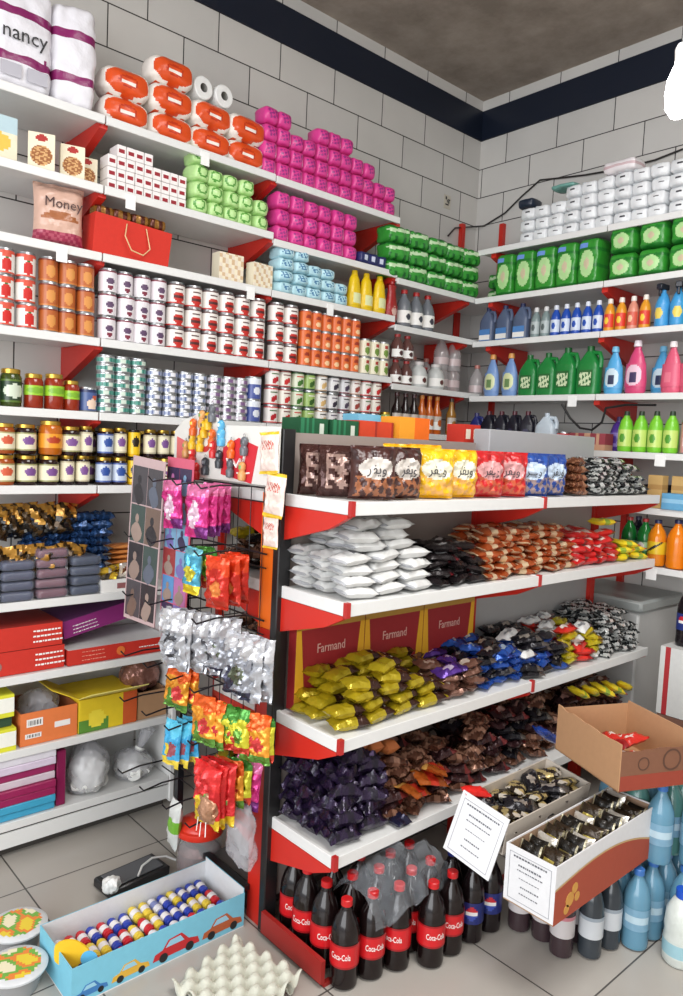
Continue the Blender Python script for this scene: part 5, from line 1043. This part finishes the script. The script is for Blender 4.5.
put(cc, (-1.127, 2.112, .279), 'long white carton with orange side print standing on the bottles')
pk2 = [pack('wafer_bar', 'chocolate', .07, .08, .02, [M(c, 'foil') for c in cs], lambda u, v, up: 1 if abs(v) < .3 and abs(u) < .5 else (2 if abs(u) > .8 else 0), s + 20, 12, 8, wr=.004) for s, cs in enumerate((((34, 30, 26), (170, 150, 90), (190, 180, 150)), ((56, 44, 32), (190, 170, 80), (90, 80, 50)), ((206, 200, 190), (196, 120, 50), (220, 214, 206))))]
for r_ in range(2):
    for i in range(13):
        put(pk2[(0, 1, 0, 1, 2)[(i * 2 + r_) % 5]], (-1.163 + r_ * .072, 1.865 + i * .042, .405 + rnd.uniform(0, .02)), 'foil bar standing in the long white carton, %s row, %s from front' % (('left', 'right')[r_], ORD[i]), 'bars in the long white carton', rot=(R(64) + rnd.uniform(-.12, .12), 0, rnd.uniform(-.15, .15)))
# second carton, tilted, its white flap hanging in front
bm = B(); bx(bm, -.09, .09, -.24, .24, 0, .004); bx(bm, -.09, -.086, -.24, .24, .004, .1); bx(bm, .086, .09, -.24, .24, .004, .1); bx(bm, -.086, .086, .236, .24, .004, .1)
o = ob('carton', bm, M((190, 180, 168), 'card'), smooth=False); proto(o, 'carton')
fl = ob('front_flap', bx(B(), -.09, .09, -.002, .002, -.16, .035), WC, o, (0, -.245, .085), (R(-16), 0, 0), smooth=False); notice(fl, .076, 0, -.002, -.15, .165)
put(o, (-1.345, 2.10, .385), 'white carton with hanging notice flap between shelf and long carton', None, rot=(R(0), R(8), R(0)))
CB_ = Vector((-1.345, 2.16, .42))
b8 = bar('chocolate_bar', .11, .065, .024, [(196, 176, 120), (50, 40, 30), (222, 214, 200)], lambda u, v, up: 1 if math.sin(u * 7 + v * 4) > .2 else (2 if abs(u) > .8 else 0), 3, s0=30)
for k in range(3):
    for i in range(10): put((b8 + b2)[rnd.randrange(5)], (-1.385 + (i % 2) * .08, 1.925 + (i // 2) * .09, .41 + k * .022), 'gold or black bar in the flap carton, %s, %s from front' % (FT[k], ORD[i]), 'bars in the flap carton', rot=(rnd.uniform(-.3, .3), rnd.uniform(-.3, .3), rnd.uniform(0, 3)))
put(bar('chocolate_bar', .1, .045, .028, [(206, 30, 24), (206, 30, 24), (170, 20, 20)], lambda u, v, up: 0, 1, 'gloss', s0=3)[0], (-1.41, 1.91, .485), 'bright red bar lying at the front of the flap carton', None, rot=(.2, .2, R(70)))
# open tan carton on top of the water
TAN = M((186, 142, 104), 'card'); TIN_ = M((150, 106, 74), 'card'); TPR = M((150, 62, 44), 'card')
bm = B(); bx(bm, -.17, .17, -.15, .15, 0, .004); o = ob('carton', bm, TAN, smooth=False); proto(o, 'carton')
rr = random.Random(2)
def torn(a, b_, h0, h1, n=16): return [(a, 0)] + [(a + (b_ - a) * i / n, h0 + (h1 - h0) * i / n + rr.uniform(-.004, .004)) for i in range(n + 1)] + [(b_, 0)]
ob('front_side', prism(B(), torn(-.17, .17, .16, .15), -.15, -.146, 'y'), TAN, o, smooth=False)
q_ = ob('right_side', prism(B(), torn(-.146, .15, .13, .13), .166, .17, 'x'), M((126, 84, 62), 'card'), o, smooth=False)
ob('red_print', bx(B(), .1702, .1708, -.145, .148, .002, .05), TPR, q_, smooth=False)
bm = B(); lathe([(.03, 0), (.036, 0), (.036, .0006), (.03, .0006), (.03, 0)], 24, bm, (.05, .09)); lathe([(.018, 0), (.022, 0), (.022, .0006), (.018, .0006), (.018, 0)], 24, bm, (-.06, .085)); bm.transform(Matrix(((0, 0, 1, .1706), (1, 0, 0, 0), (0, 1, 0, 0), (0, 0, 0, 1))))
ob('ring_print', bm, M((90, 60, 46), 'card'), q_, smooth=False)['kind'] = 'stuff'
ob('left_side', bx(B(), -.17, -.166, -.146, .15, .004, .15), TAN, o, smooth=False); ob('back_side', bx(B(), -.166, .166, .146, .15, .004, .16), TAN, o, smooth=False)
ob('flap', bx(B(), 0, .13, -.14, .14, -.002, .002), M((196, 152, 114), 'card'), o, (.172, 0, .135), (0, R(-28), 0), smooth=False) if 0 else None
A_ = at(618, 791, 2, .55); q_ = Matrix.Rotation(R(-24), 3, 'Z') @ Vector((.17, -.15, 0)); A_ = A_ - q_; put(o, (A_.x, A_.y, .545), 'open torn tan carton on top of the water bottles', None, R(-24))
for i in range(5): put(b6[i % 2], (A_.x - .06 + (i % 3) * .06, A_.y - .02 + (i // 3) * .07, .56 + i * .012), 'red bar lying inside the open tan carton, %s' % ORD[i], 'red bars in the tan carton', rot=(.1, .2, i * 1.1))
# ================================================================ THE WIRE RACK ON THE GONDOLA END
WIRE = M((26, 26, 30), 'plastic')
u = empty('wire_rack', (-2.2, 1.40, 0)); tag(u, 'black wire rack with long hooks hung with snack bags at gondola end', 'rack')
def rk(x): return x + 2.2
ob('post', bx(B(), rk(-2.40), rk(-2.375), -.012, .012, .12, 1.46), WIRE, u, smooth=False)
ob('base_rail', bx(B(), rk(-2.40), rk(-1.93), -.012, .012, .10, .118), WIRE, u, smooth=False)
HZ = [1.445, 1.235, 1.02, .80, .63, .36]
for k, z in enumerate(HZ):
    ob('wire', tube([(rk(-2.52), 0, z), (rk(-1.895), 0, z)], .0032), WIRE, u)
    ob('wire', tube([(rk(-2.52), 0, z - .045), (rk(-1.895), 0, z - .045)], .0025), WIRE, u)
for i in range(9):
    x = rk(-2.50 + i * .072); ob('wire', tube([(x, .004, .36), (x, .004, 1.445)], .0018), WIRE, u)
hooks = [(z, x) for z in HZ for x in (-2.47, -2.30, -2.14, -1.99)]
for z, x in hooks:
    ob('hook', tube([(rk(x), 0, z), (rk(x), -.12, z + .004), (rk(x), -.19, z - .006), (rk(x) - .004, -.205, z + .012)], .003), WIRE, u)
# printed header board
hb = ob('header_board', prism(B(), [(-.30, .0), (.335, -.0), (.335, .185), (.0, .185), (-.02, .21), (-.13, .225), (-.24, .20), (-.30, .16)], -.004, .004, 'y'), M((226, 224, 218), 'card'), loc=(-2.165, 1.385, 1.455), smooth=False)
tag(hb, 'white header board with red logo and small coloured charms, above wire rack', 'display board')
hp = prism(B(), [(.02, .02), (.20, .0), (.23, .12), (.12, .145), (.03, .11)], -.0055, -.0042, 'y'); ob('red_logo', hp, M((206, 40, 52), 'card'), hb, smooth=False)
ob('logo_stroke', tube([(.06, -.0075, .075), (.075, -.0075, .05), (.095, -.0075, .07), (.115, -.0075, .05), (.135, -.0075, .075), (.15, -.0075, .055), (.165, -.0075, .1)], .005), WINK, hb)
ob('logo_stroke', tube([(.12, -.0075, .03), (.15, -.0075, .028), (.19, -.0075, .034)], .003), WINK, hb)
ob('pink_print', prism(B(), [(-.28, .02), (-.16, .02), (-.2, .12), (-.28, .14)], -.0055, -.0042, 'y'), M((222, 110, 110), 'card'), hb, smooth=False)
bm = B(); lathe([(.03, 0), (.045, 0), (.045, .001), (.03, .001), (.03, 0)], 24, bm, (-.085, -.14)); 
for v in bm.verts: v.co = Vector((v.co.x, -.0045 - v.co.z, v.co.y * 1.3 + .33))
ob('red_ring', bm, M((196, 50, 50), 'card'), hb)
def charm(col, col2, round_=True):
    o = ob('key_charm', lathe([(0, -.035), (.012, -.032), (.014, -.012), (.009, -.004), (.012, .004), (.012, .016), (.006, .024), (0, .026)], 12), [M(col, 'gloss')])
    ob('charm_face', lathe([(0, .002), (.0085, .004), (.0085, .014), (0, .018)], 10), M(col2, 'gloss'), o, (0, -.0045, 0)); ob('ring', tube([(.005 * math.cos(a), 0, .029 + .005 * math.sin(a)) for a in [i * math.pi / 4 for i in range(8)]], .0012, 4, closed=True), CHROME, o); return proto(o, 'charm')
chs = [(charm((216, 96, 30), (236, 190, 60)), 'orange'), (charm((226, 180, 30), (70, 50, 40)), 'yellow'), (charm((206, 40, 40), (236, 200, 180)), 'red'), (charm((80, 160, 200), (226, 236, 240)), 'sky blue'), (charm((96, 98, 104), (60, 60, 66)), 'grey'), (charm((50, 54, 60), (120, 120, 126)), 'black'), (charm((206, 150, 90), (110, 150, 80)), 'tan')]
cps = [(204, 428, 1), (212, 437, 0), (192, 440, 1), (193, 426, 0), (200, 442, 1), (208, 420, 1), (202, 418, 6), (212, 412, 4), (221, 436, 3), (213, 448, 2), (192, 455, 2), (205, 465, 5), (219, 458, 5), (231, 448, 0), (244, 445, 4), (230, 467, 4), (242, 470, 6), (188, 470, 0), (196, 470, 2), (221, 428, 3), (186, 448, 6)]
for i, (px, py, k) in enumerate(cps):
    q = at(px, py, 1, 1.368); put(chs[k][0], q, '%s little figure charm on the header board, %s counted along it' % (chs[k][1], ORD[i] if i < 20 else 'last'), 'charms on the header board', rnd.uniform(-.3, .3), sc=1.05)
# snack bags hung on the hooks
def hbag(name, cols, fn, w, h, t, seed, fin='foil', wr=.01):
    o = stand(name, 'snack bag', w, h, t, [M(c, fin) for c in cols], fn, seed, 22, 28, .1, wr)
    for v in o.data.vertices: v.co.z -= h - .008
    ob('hang_hole', lathe([(0, 0), (.005, 0), (.005, .0006), (0, .0006)], 10), BLK, o, (0, -.003, -.01), (R(90), 0, 0)); return o
blob_ = lambda k, a=0, b=0: (lambda u, v, up: 1 if u * u / .5 + (v - a) ** 2 / k < 1 else (2 if v < -.55 else (3 if v > .72 else 0)))
def mot(s): return lambda u, v, up: (1 if (u - .25) ** 2 + (v + .2) ** 2 / .6 < .16 else (2 if (u + .3) ** 2 + (v + .35) ** 2 < .12 or v < -.62 else 0)) if v < .3 else (3 if v > .45 + .15 * math.sin(u * 4 + s) else 0)
pnk = [hbag('snack_bag', ((206, 50, 130), (226, 190, 210), (110, 30, 110), (226, 120, 170)), lambda u, v, up: 1 if u * u / .2 + (v + .1) ** 2 / .3 < 1 else (2 if v < -.6 and u > 0 else 3 if v > .6 else 0), .10, .165, .03, s) for s in (1, 2)]
byl = [hbag('snack_bag', ((80, 170, 200), (206, 196, 60), (230, 206, 40), (120, 196, 210)), blob_(.1, -.1), .085, .155, .03, 3)]
rdb = [hbag('snack_bag', ((196, 40, 26), (226, 130, 60), (190, 50, 30), (226, 70, 30)), mot(1), .1, .16, .035, s) for s in (4, 5)]
slv = [hbag('snack_bag', ((176, 178, 184), (70, 70, 76), (206, 206, 210), (226, 226, 228)), lambda u, v, up: 1 if .16 < u * u / .5 + (v + .2) ** 2 / .35 < .45 else (2 if v > .3 else 0), .13, .20, .035, s, 'foil', .016) for s in (6, 7)]
slv2 = hbag('snack_bag', ((150, 152, 160), (84, 90, 70), (60, 60, 80), (200, 200, 204)), mot(2), .13, .2, .04, 8, 'foil', .016)
orb_ = [hbag('snack_bag', ((226, 150, 40), (206, 60, 60), (90, 140, 50), (226, 96, 30)), mot(s), .115, .15, .03, s) for s in (9, 10)]
ygb = [hbag('snack_bag', ((206, 200, 50), (90, 140, 40), (196, 60, 40), (70, 140, 50)), mot(s), .1, .14, .03, s) for s in (11, 12)]
blh = [hbag('snack_bag', ((60, 160, 206), (150, 70, 80), (226, 200, 60), (90, 190, 220)), mot(3), .085, .16, .025, 13, 'gloss')]
rhb = [hbag('snack_bag', ((206, 36, 40), (120, 160, 80), (226, 190, 40), (226, 50, 50)), mot(s), .12, .2, .04, s) for s in (14, 15)]
def hang(p, px, ztop, y, label, grp, rz=0.0, sc=1):
    q = at(px, 600, 1, y); x = q.x
    for _ in range(4):          # same column of the rack at the hook's height
        x = x
    a, b_ = at(px, 300, 1, y), at(px, 1000, 1, y); t = (ztop - a.z) / (b_.z - a.z); put(p, (a.x + (b_.x - a.x) * t, y, ztop), label, grp, rz, rot=(R(rnd.uniform(-4, 4)), R(rnd.uniform(-5, 5)), rz * .35 + .05), sc=sc)
z = HZ[0] - .006
hang(pnk[0], 172, z, 1.26, 'pink snack bag hanging alone on the leftmost top hook', 'pink snack bags', .3)
for i, px in enumerate((198, 207, 214, 220)): hang(pnk[i % 2], px, z, 1.22 + i * .045, 'pink snack bag in the top row cluster of four, %s from left' % ORD[i], 'pink snack bags', .5 + .05 * i)
z = HZ[1] - .006
hang(byl[0], 194, z, 1.26, 'blue and yellow snack bag on the second hook row', 'middle row snack bags', .2)
hang(ygb[0], 206, z, 1.31, 'yellow green snack bag between the blue and red ones', 'middle row snack bags', .5)
for i, px in enumerate((218, 228, 237)): hang(rdb[i % 2], px, z, 1.23 + i * .05, 'red snack bag on the second hook row, %s of three' % ORD[i], 'middle row snack bags', .35 + .12 * i)
z = HZ[2] + .01
for i, px in enumerate((172, 180, 187, 196, 206, 216, 226)): hang((slv + [slv2])[i % 3 if i > 3 else i % 2], px, z + .0 - .003 * i, 1.20 + .022 * i, 'silver foil snack bag in the dense silver row, %s from left' % ORD[i], 'silver snack bags', .25 + .07 * i)
for i, px in enumerate((240, 250, 259)): hang((slv2, slv[0], slv[1])[i], px, z - .03, 1.27 + .02 * i, 'silver foil snack bag right of the dense silver row, %s of three' % ORD[i], 'silver snack bags', .1 + .2 * i)
z = HZ[3]
for i, px in enumerate((180, 187)): hang(orb_[0], px, z + .02, 1.26 + .02 * i, 'small orange green snack bag at left of fourth hook row, %s of two' % ('first', 'second')[i], 'fourth row snack bags', .5)
for i, px in enumerate((205, 214, 226, 238, 247, 256, 262)): hang((orb_ + ygb)[i % 4], px, z - .01 - .004 * i, 1.22 + .015 * i, 'orange or yellow snack bag on fourth hook row, %s from left' % ORD[i] if 0 else '%s snack bag on fourth hook row, %s from left' % (('orange', 'orange', 'yellow green', 'yellow green')[i % 4], ORD[i]), 'fourth row snack bags', .15 + .1 * i)
z = HZ[4]
for i, px in enumerate((174, 184, 190)): hang(blh[0], px, z - .0, 1.25 + .03 * i, 'blue snack bag at left of fifth hook row, %s of three' % ORD[i], 'blue snack bags', .3)
for i, px in enumerate((208, 214, 222, 230, 240, 250)): hang((rhb[0], rhb[1], rhb[0], orb_[0], ygb[0], pnk[0])[i], px, z - .03 - .004 * i, 1.20 + .03 * i, '%s snack bag on fifth hook row, %s of six' % (('red', 'red', 'red', 'orange', 'yellow green', 'pink')[i], ORD[i]), 'fifth row snack bags', .2 + .15 * i)
# sachets pinned beside the header
sac = hbag('sachet_pack', ((222, 196, 120), (226, 206, 196), (196, 90, 80), (230, 190, 50)), lambda u, v, up: 3 if abs(v) > .84 else (2 if abs(v - .35) < .2 and abs(u) < .6 and int(u * 9 + v * 7) % 2 else 1), .085, .13, .02, 16, 'gloss', .006)
for i, (px, zt_, s) in enumerate(((270, 1.615, 1), (277, 1.49, 1.05), (271, 1.36, .8))): hang(sac, px, zt_, 1.372, 'yellow and cream sachet pinned at right of header, %s of three' % ('top', 'middle', 'lowest')[i], 'yellow and cream sachets', R(8), s)
# long photo card strips leaning at the left of the rack
def cards(w, h, nx, nz, base, cols, seed):
    bm = B(); bx(bm, -w / 2, w / 2, -.002, .002, 0, h); o = ob('card_strip', bm, M(base, 'card'), smooth=False); r2 = random.Random(seed)
    for i in range(nx):
        for k in range(nz):
            cw, ch = w * .94 / nx, h * .86 / nz; x = -w * .47 + cw * (i + .02); z = h * .02 + ch * (k + .02) * 1.08
            m = cols[r2.randrange(len(cols))]; c = ob('picture_card', bx(B(), x, x + cw * .96, -.0034, -.0022, z, z + ch * 1.04), M(m, 'gloss'), o, smooth=False)
            m2 = cols[r2.randrange(len(cols))]
            if m2 == m: m2 = (150, 130, 120)
            b2 = B(); cx, cz = x + cw * .45, z + ch * .45
            prism(b2, [(cx + cw * .3 * math.cos(a) * (1 + .3 * math.sin(a * 2 + k)), cz - ch * .18 + ch * .3 * math.sin(a)) for a in [j * math.pi / 6 for j in range(12)]], -.0042, -.0036, 'y'); prism(b2, [(cx + cw * .12 * math.cos(a), cz + ch * .22 + ch * .13 * math.sin(a)) for a in [j * math.pi / 5 for j in range(10)]], -.0042, -.0036, 'y'); ob('card_print', b2, M(m2, 'gloss'), c, smooth=False)['kind'] = 'stuff'
    return proto(o, 'card strip')
dkc = [(44, 40, 44), (70, 66, 70), (110, 90, 80), (60, 74, 70), (90, 96, 110), (140, 120, 110)]
put(cards(.155, .60, 2, 4, (186, 160, 160), dkc, 4), at(139, 622, 1, 1.25), 'tall strip of dark picture cards leaning left of the wire rack', 'picture card strips', rot=(R(3), R(6), .3))
put(cards(.15, .62, 2, 6, (206, 96, 120), [(120, 110, 170), (150, 60, 60), (90, 140, 190), (60, 50, 80), (180, 110, 160), (120, 160, 190)], 9), at(172, 634, 1, 1.30), 'tall pink topped strip of colourful picture cards behind the hooks', 'picture card strips', rot=(0, R(2), .1))
# lollipop bag, green carton tube, clear bag low on the rack
o = blob('lollipop_bag', 'sweets bag', .11, .07, .13, M((176, 130, 100), 'foil'), 4, 30, .014); ob('lolly_stick', tube([(-.03, -.03, .02), (-.034, -.035, -.04)], .002), WINK, o); ob('lolly_stick', tube([(0, -.035, .01), (.0, -.04, -.05)], .002), WINK, o); ob('lolly_stick', tube([(.03, -.03, .02), (.036, -.035, -.04)], .002), WINK, o)
put(o, at(208, 822, 1, 1.2) , 'bag of brown lollipops hanging just above the red jar lid', sc=.72)
o = stand('snack_tube', 'snack bag', .075, .19, .035, [M((216, 218, 214), 'gloss'), M((120, 180, 60), 'gloss'), M((90, 96, 90), 'gloss')], lambda u, v, up: 1 if abs(v) < .3 else (2 if abs(v + .75) < .06 else 0), 4); q = at(172, 846, 1, 1.33); put(o, q, 'white and green pack hanging at left of the red lidded jar', None, rot=(0, R(10), -.1))
o = blob('plastic_bag', 'bag', .12, .08, .22, CB, 7, 16, .02); put(o, at(240, 866, 1, 1.34), 'thin clear plastic bag hanging beside the red post')
# ================================================================ ON THE FLOOR
# sweets jar with a red lid
CLJ = clear('clear_jar', (206, 206, 206), .3, .06)
o = ob('sweets_jar', lathe([(0, 0), (.068, 0), (.075, .01), (.075, .14), (.066, .165), (.066, .175)], 28), CLJ)
tag(o, 'clear plastic sweets jar with domed red lid behind the toy box', 'jar'); q = at(196, 848, 1, 1.455); o.location = (q.x, 1.36 + .1, .0)
jl = o; o.location = (-2.262, 1.42, 0)
ob('lid', lathe([(.068, .172), (.078, .172), (.08, .18), (.078, .196), (.07, .2), (.066, .212), (.045, .228), (.015, .234), (0, .234)], 28), M((216, 52, 34), 'gloss'), o)
ob('sweets_fill', lathe([(0, .004), (.07, .006), (.071, .10), (.05, .125), (0, .13)], 20), M((150, 110, 110), 'foil'), o)['kind'] = 'stuff'
o.scale = (1.1, 1.1, .92)
# box of small toy sweets
BX0, BX1, BY0, BY1 = -2.145, -1.905, .80, 1.375; LBX = M((120, 190, 212), 'card'); WIN = M((214, 216, 218), 'card')
u = ob('toy_sweets_box', bx(B(), -.12, .12, -.2875, .2875, 0, .004), WIN, loc=((BX0 + BX1) / 2, (BY0 + BY1) / 2, 0), smooth=False)
tag(u, 'long light blue box with car pictures, full of striped sweets rolls', 'box')
def side(nm, *a):
    o = ob(nm, bx(B(), *a), [LBX, WIN], u, smooth=False)
    lim = .1175, .285
    for p in o.data.polygons:
        c, n_ = p.center, p.normal
        if c.x * n_.x < -.001 or c.y * n_.y < -.001: p.material_index = 1
    return o
side('left_side', -.12, -.117, -.2875, .2875, .004, .115); rs_ = side('right_side', .117, .12, -.2875, .2875, .004, .115); side('far_side', -.117, .117, .2845, .2875, .004, .13); side('near_side', -.117, .117, -.2875, -.2845, .004, .115)
def carprint(y0, w, col, s):   # plain generic saloon car shape printed on the long side
    pts = [(0, .1), (.04, .3), (.2, .36), (.32, .62), (.6, .66), (.76, .38), (.96, .3), (1, .1)]
    o = ob('car_print', prism(B(), [(y0 + a * w, .012 + b * w * .62) for a, b in pts], .1202, .1208, 'x'), M(col, 'card'), rs_, smooth=False)
    for a in (.22, .78):
        b2 = lathe([(0, 0), (w * .09, 0), (w * .09, .0006), (0, .0006)], 14); b2.transform(Matrix(((0, 0, 1, .1209), (1, 0, 0, y0 + a * w), (0, 1, 0, .012 + w * .07), (0, 0, 0, 1)))); ob('wheel_print', b2, BLK, o)
    ob('window_print', prism(B(), [(y0 + w * a, .012 + w * .62 * b) for a, b in ((.26, .4), (.35, .58), (.57, .6), (.66, .4))], .1209, .1213, 'x'), M((150, 200, 220)), o, smooth=False)
carprint(.13, .15, (176, 90, 50), 1); carprint(-.04, .16, (190, 40, 44), 2); carprint(-.17, .12, (216, 170, 60), 3); carprint(-.28, .1, (60, 120, 180), 4)
rl_ = []
for nm, c in (('yellow', (226, 200, 70)), ('blue', (50, 70, 170)), ('red', (196, 40, 50)), ('white', (220, 220, 226))):
    o = ob('sweets_roll', lathe([(0, -.032), (.012, -.032), (.012, -.026), (.016, -.024), (.016, .024), (.012, .026), (.012, .032), (0, .032)], 12), M(c, 'gloss')); o.data.transform(Matrix.Rotation(R(90), 4, 'Y'))
    w_ = ob('wrapper_stripe', wrap(.0164, -.01, .012, lambda a, t: 0, 12, 2), M((230, 226, 226) if nm != 'white' else (120, 130, 180), 'gloss'), o); w_.data.transform(Matrix.Rotation(R(90), 4, 'Y')); rl_.append((proto(o, 'sweets'), nm))
for r_ in range(3):
    for i in range(15):
        p_, nm = rl_[rnd.randrange(4)]
        put(p_, (-2.098 + r_ * .072, .845 + i * .0345, .055 if i > 6 else .045), '%s sweets roll in the light blue box, %s row, %s from near end' % (nm, ('left', 'middle', 'right')[r_], ORD[i]), 'sweets rolls in the light blue box', rnd.uniform(-.12, .12))
ob('tray_insert', bx(B(), -.115, .115, -.28, .28, .012, .028), M((180, 178, 176), 'card'), u, smooth=False)
o = ob('card_cutout', prism(B(), [(0.05 * math.cos(a) * (1 + .12 * math.cos(3 * a)), .04 * math.sin(a) + .04) for a in [i * math.pi / 10 for i in range(20)]], -.003, .003, 'y'), M((232, 186, 30), 'card'), u, (.045, -.262, .07), (0, 0, R(52)), smooth=False)
ob('blue_disc', lathe([(0, 0), (.024, 0), (.024, .003), (0, .003)], 20), M((90, 180, 226), 'card'), o, (.055, -.004, .026), (R(90), 0, 0))
# two oval tubs at the left
def tub():
    o = ob('sweets_tub', lathe([(0, 0), (.06, 0), (.078, .055), (.082, .06), (.084, .064)], 30), clear('tub_plastic', (206, 208, 210), .6, .15))
    ob('tub_lid', lathe([(.07, .062), (.086, .062), (.087, .068), (.078, .074), (.0, .074)], 30), M((206, 208, 210), 'gloss'), o)
    def f(a, t): return 0
    bm = B(); N = 16
    for i in range(N):
        for k in range(N):
            x, y = -.066 + .132 * i / N, -.066 + .132 * k / N; s = .132 / N; cx, cy = x + s / 2, y + s / 2
            if cx * cx + cy * cy < .066 ** 2:
                fc = bm.faces.new([bm.verts.new((a, b_, .0746)) for a, b_ in ((x, y), (x + s, y), (x + s, y + s), (x, y + s))]); v = math.sin(cx * 60) + math.sin(cy * 80 + cx * 30); fc.material_index = 0 if v > .8 else (1 if v > 0 else (2 if v > -.8 else 3))
    bmesh.ops.remove_doubles(bm, verts=bm.verts, dist=1e-5); ob('tub_label', bm, [M((226, 200, 60)), M((226, 130, 60)), M((110, 170, 70)), M((230, 222, 190))], o); return proto(o, 'tub')
tb_ = tub(); a = at(18, 922, 2, .075); put(tb_, (a.x, a.y, 0), 'round sweets tub with colourful lid on floor, farther of two', 'round sweets tubs', .3); a = at(22, 958, 2, .075); put(tb_, (a.x + .01, a.y - .02, 0), 'round sweets tub with colourful lid on floor, nearer of two', 'round sweets tubs', 1.2)
# black scale-like slab with a white cable and a knotted white bag
a, b_ = at(108, 893, 2, .03), at(168, 866, 2, .03); d = (b_ - a)
o = ob('black_tray', bevel(bx(B(), -.06, .06, -d.length / 2, d.length / 2, 0, .035), .006), M((34, 34, 36)), loc=((a.x + b_.x) / 2 - .05, (a.y + b_.y) / 2, 0), rot=(0, 0, math.atan2(-d.x, d.y))); tag(o, 'low black tray on the floor behind the light blue box', 'tray')
ob('tray_top', bevel(bx(B(), -.045, .045, -d.length / 2 + .02, d.length / 2 - .02, .036, .04), .002), M((90, 92, 96)), o)
tag(ob('white_cable', tube([at(138, 876, 2, .045), at(142, 866, 2, .06), at(152, 858, 2, .06), at(166, 856, 2, .045), at(176, 860, 2, .03)], .004), M((214, 214, 212))), 'white cable curling over the low black tray', 'cable')
o = blob('plastic_bag', 'bag', .07, .05, .045, M((224, 224, 222), 'gloss'), 5, 26, .016); put(o, (a.x - .01, a.y - .02, .002) if 0 else (at(112, 892, 2, .04).x, at(112, 892, 2, .04).y, .036), 'small knotted white bag on the black tray')
# egg tray at the bottom
EG = M((196, 196, 182), 'matte')
bm = B(); nx, ny = 40, 40; G = []
for i in range(nx + 1):
    G.append([bm.verts.new(((i / nx - .5) * .26, (j / ny - .5) * .26, .022 + .020 * math.tanh(1.6 * math.cos(i / nx * 2 * math.pi * 4) * math.cos(j / ny * 2 * math.pi * 4)))) for j in range(ny + 1)])
for i in range(nx):
    for j in range(ny): bm.faces.new((G[i][j], G[i + 1][j], G[i + 1][j + 1], G[i][j + 1]))
o = ob('egg_tray', bm, EG, loc=(-1.675, 1.19, .004), rot=(0, 0, R(8))); m_ = o.modifiers.new('s', 'SOLIDIFY'); m_.thickness = .003; tag(o, 'pale grey cardboard egg tray on the floor before the gondola foot', 'egg tray')
o = _copy(o); o.location = (-1.655, 1.185, .026); o.rotation_euler = (0, 0, R(14)); tag(o, 'upper pale grey egg tray stacked on another before the gondola foot', 'egg tray')
#@END
# ---------------------------------------------------------------- tidy: drop unused first copies, scale the layout to metres
for p_ in PROTOS:
    if p_.name not in _used:
        for ch in p_.children_recursive: bpy.data.objects.remove(ch)
        bpy.data.objects.remove(p_)
for o in COL.objects:       # the left wall shelves and what stands on them, set to their measured height
    if not o.parent and ('left wall, ' in o.get('label', '') and o.get('category') == 'shelving' or (o.location.x < -2.7 and 1.3 < o.location.z < 3.4 and o.location.y < 3.47 and o.get('category') != 'sticker')): o.location.z += .015
    for k_ in ('_c', '_d'):
        if k_ in o: del o[k_]
done = set()
for o in COL.objects:
    if o.type in ('MESH', 'EMPTY'):
        o.location = o.location * S
        if o.type == 'MESH' and o.data.name not in done: done.add(o.data.name); o.data.transform(Matrix.Scale(S, 4))
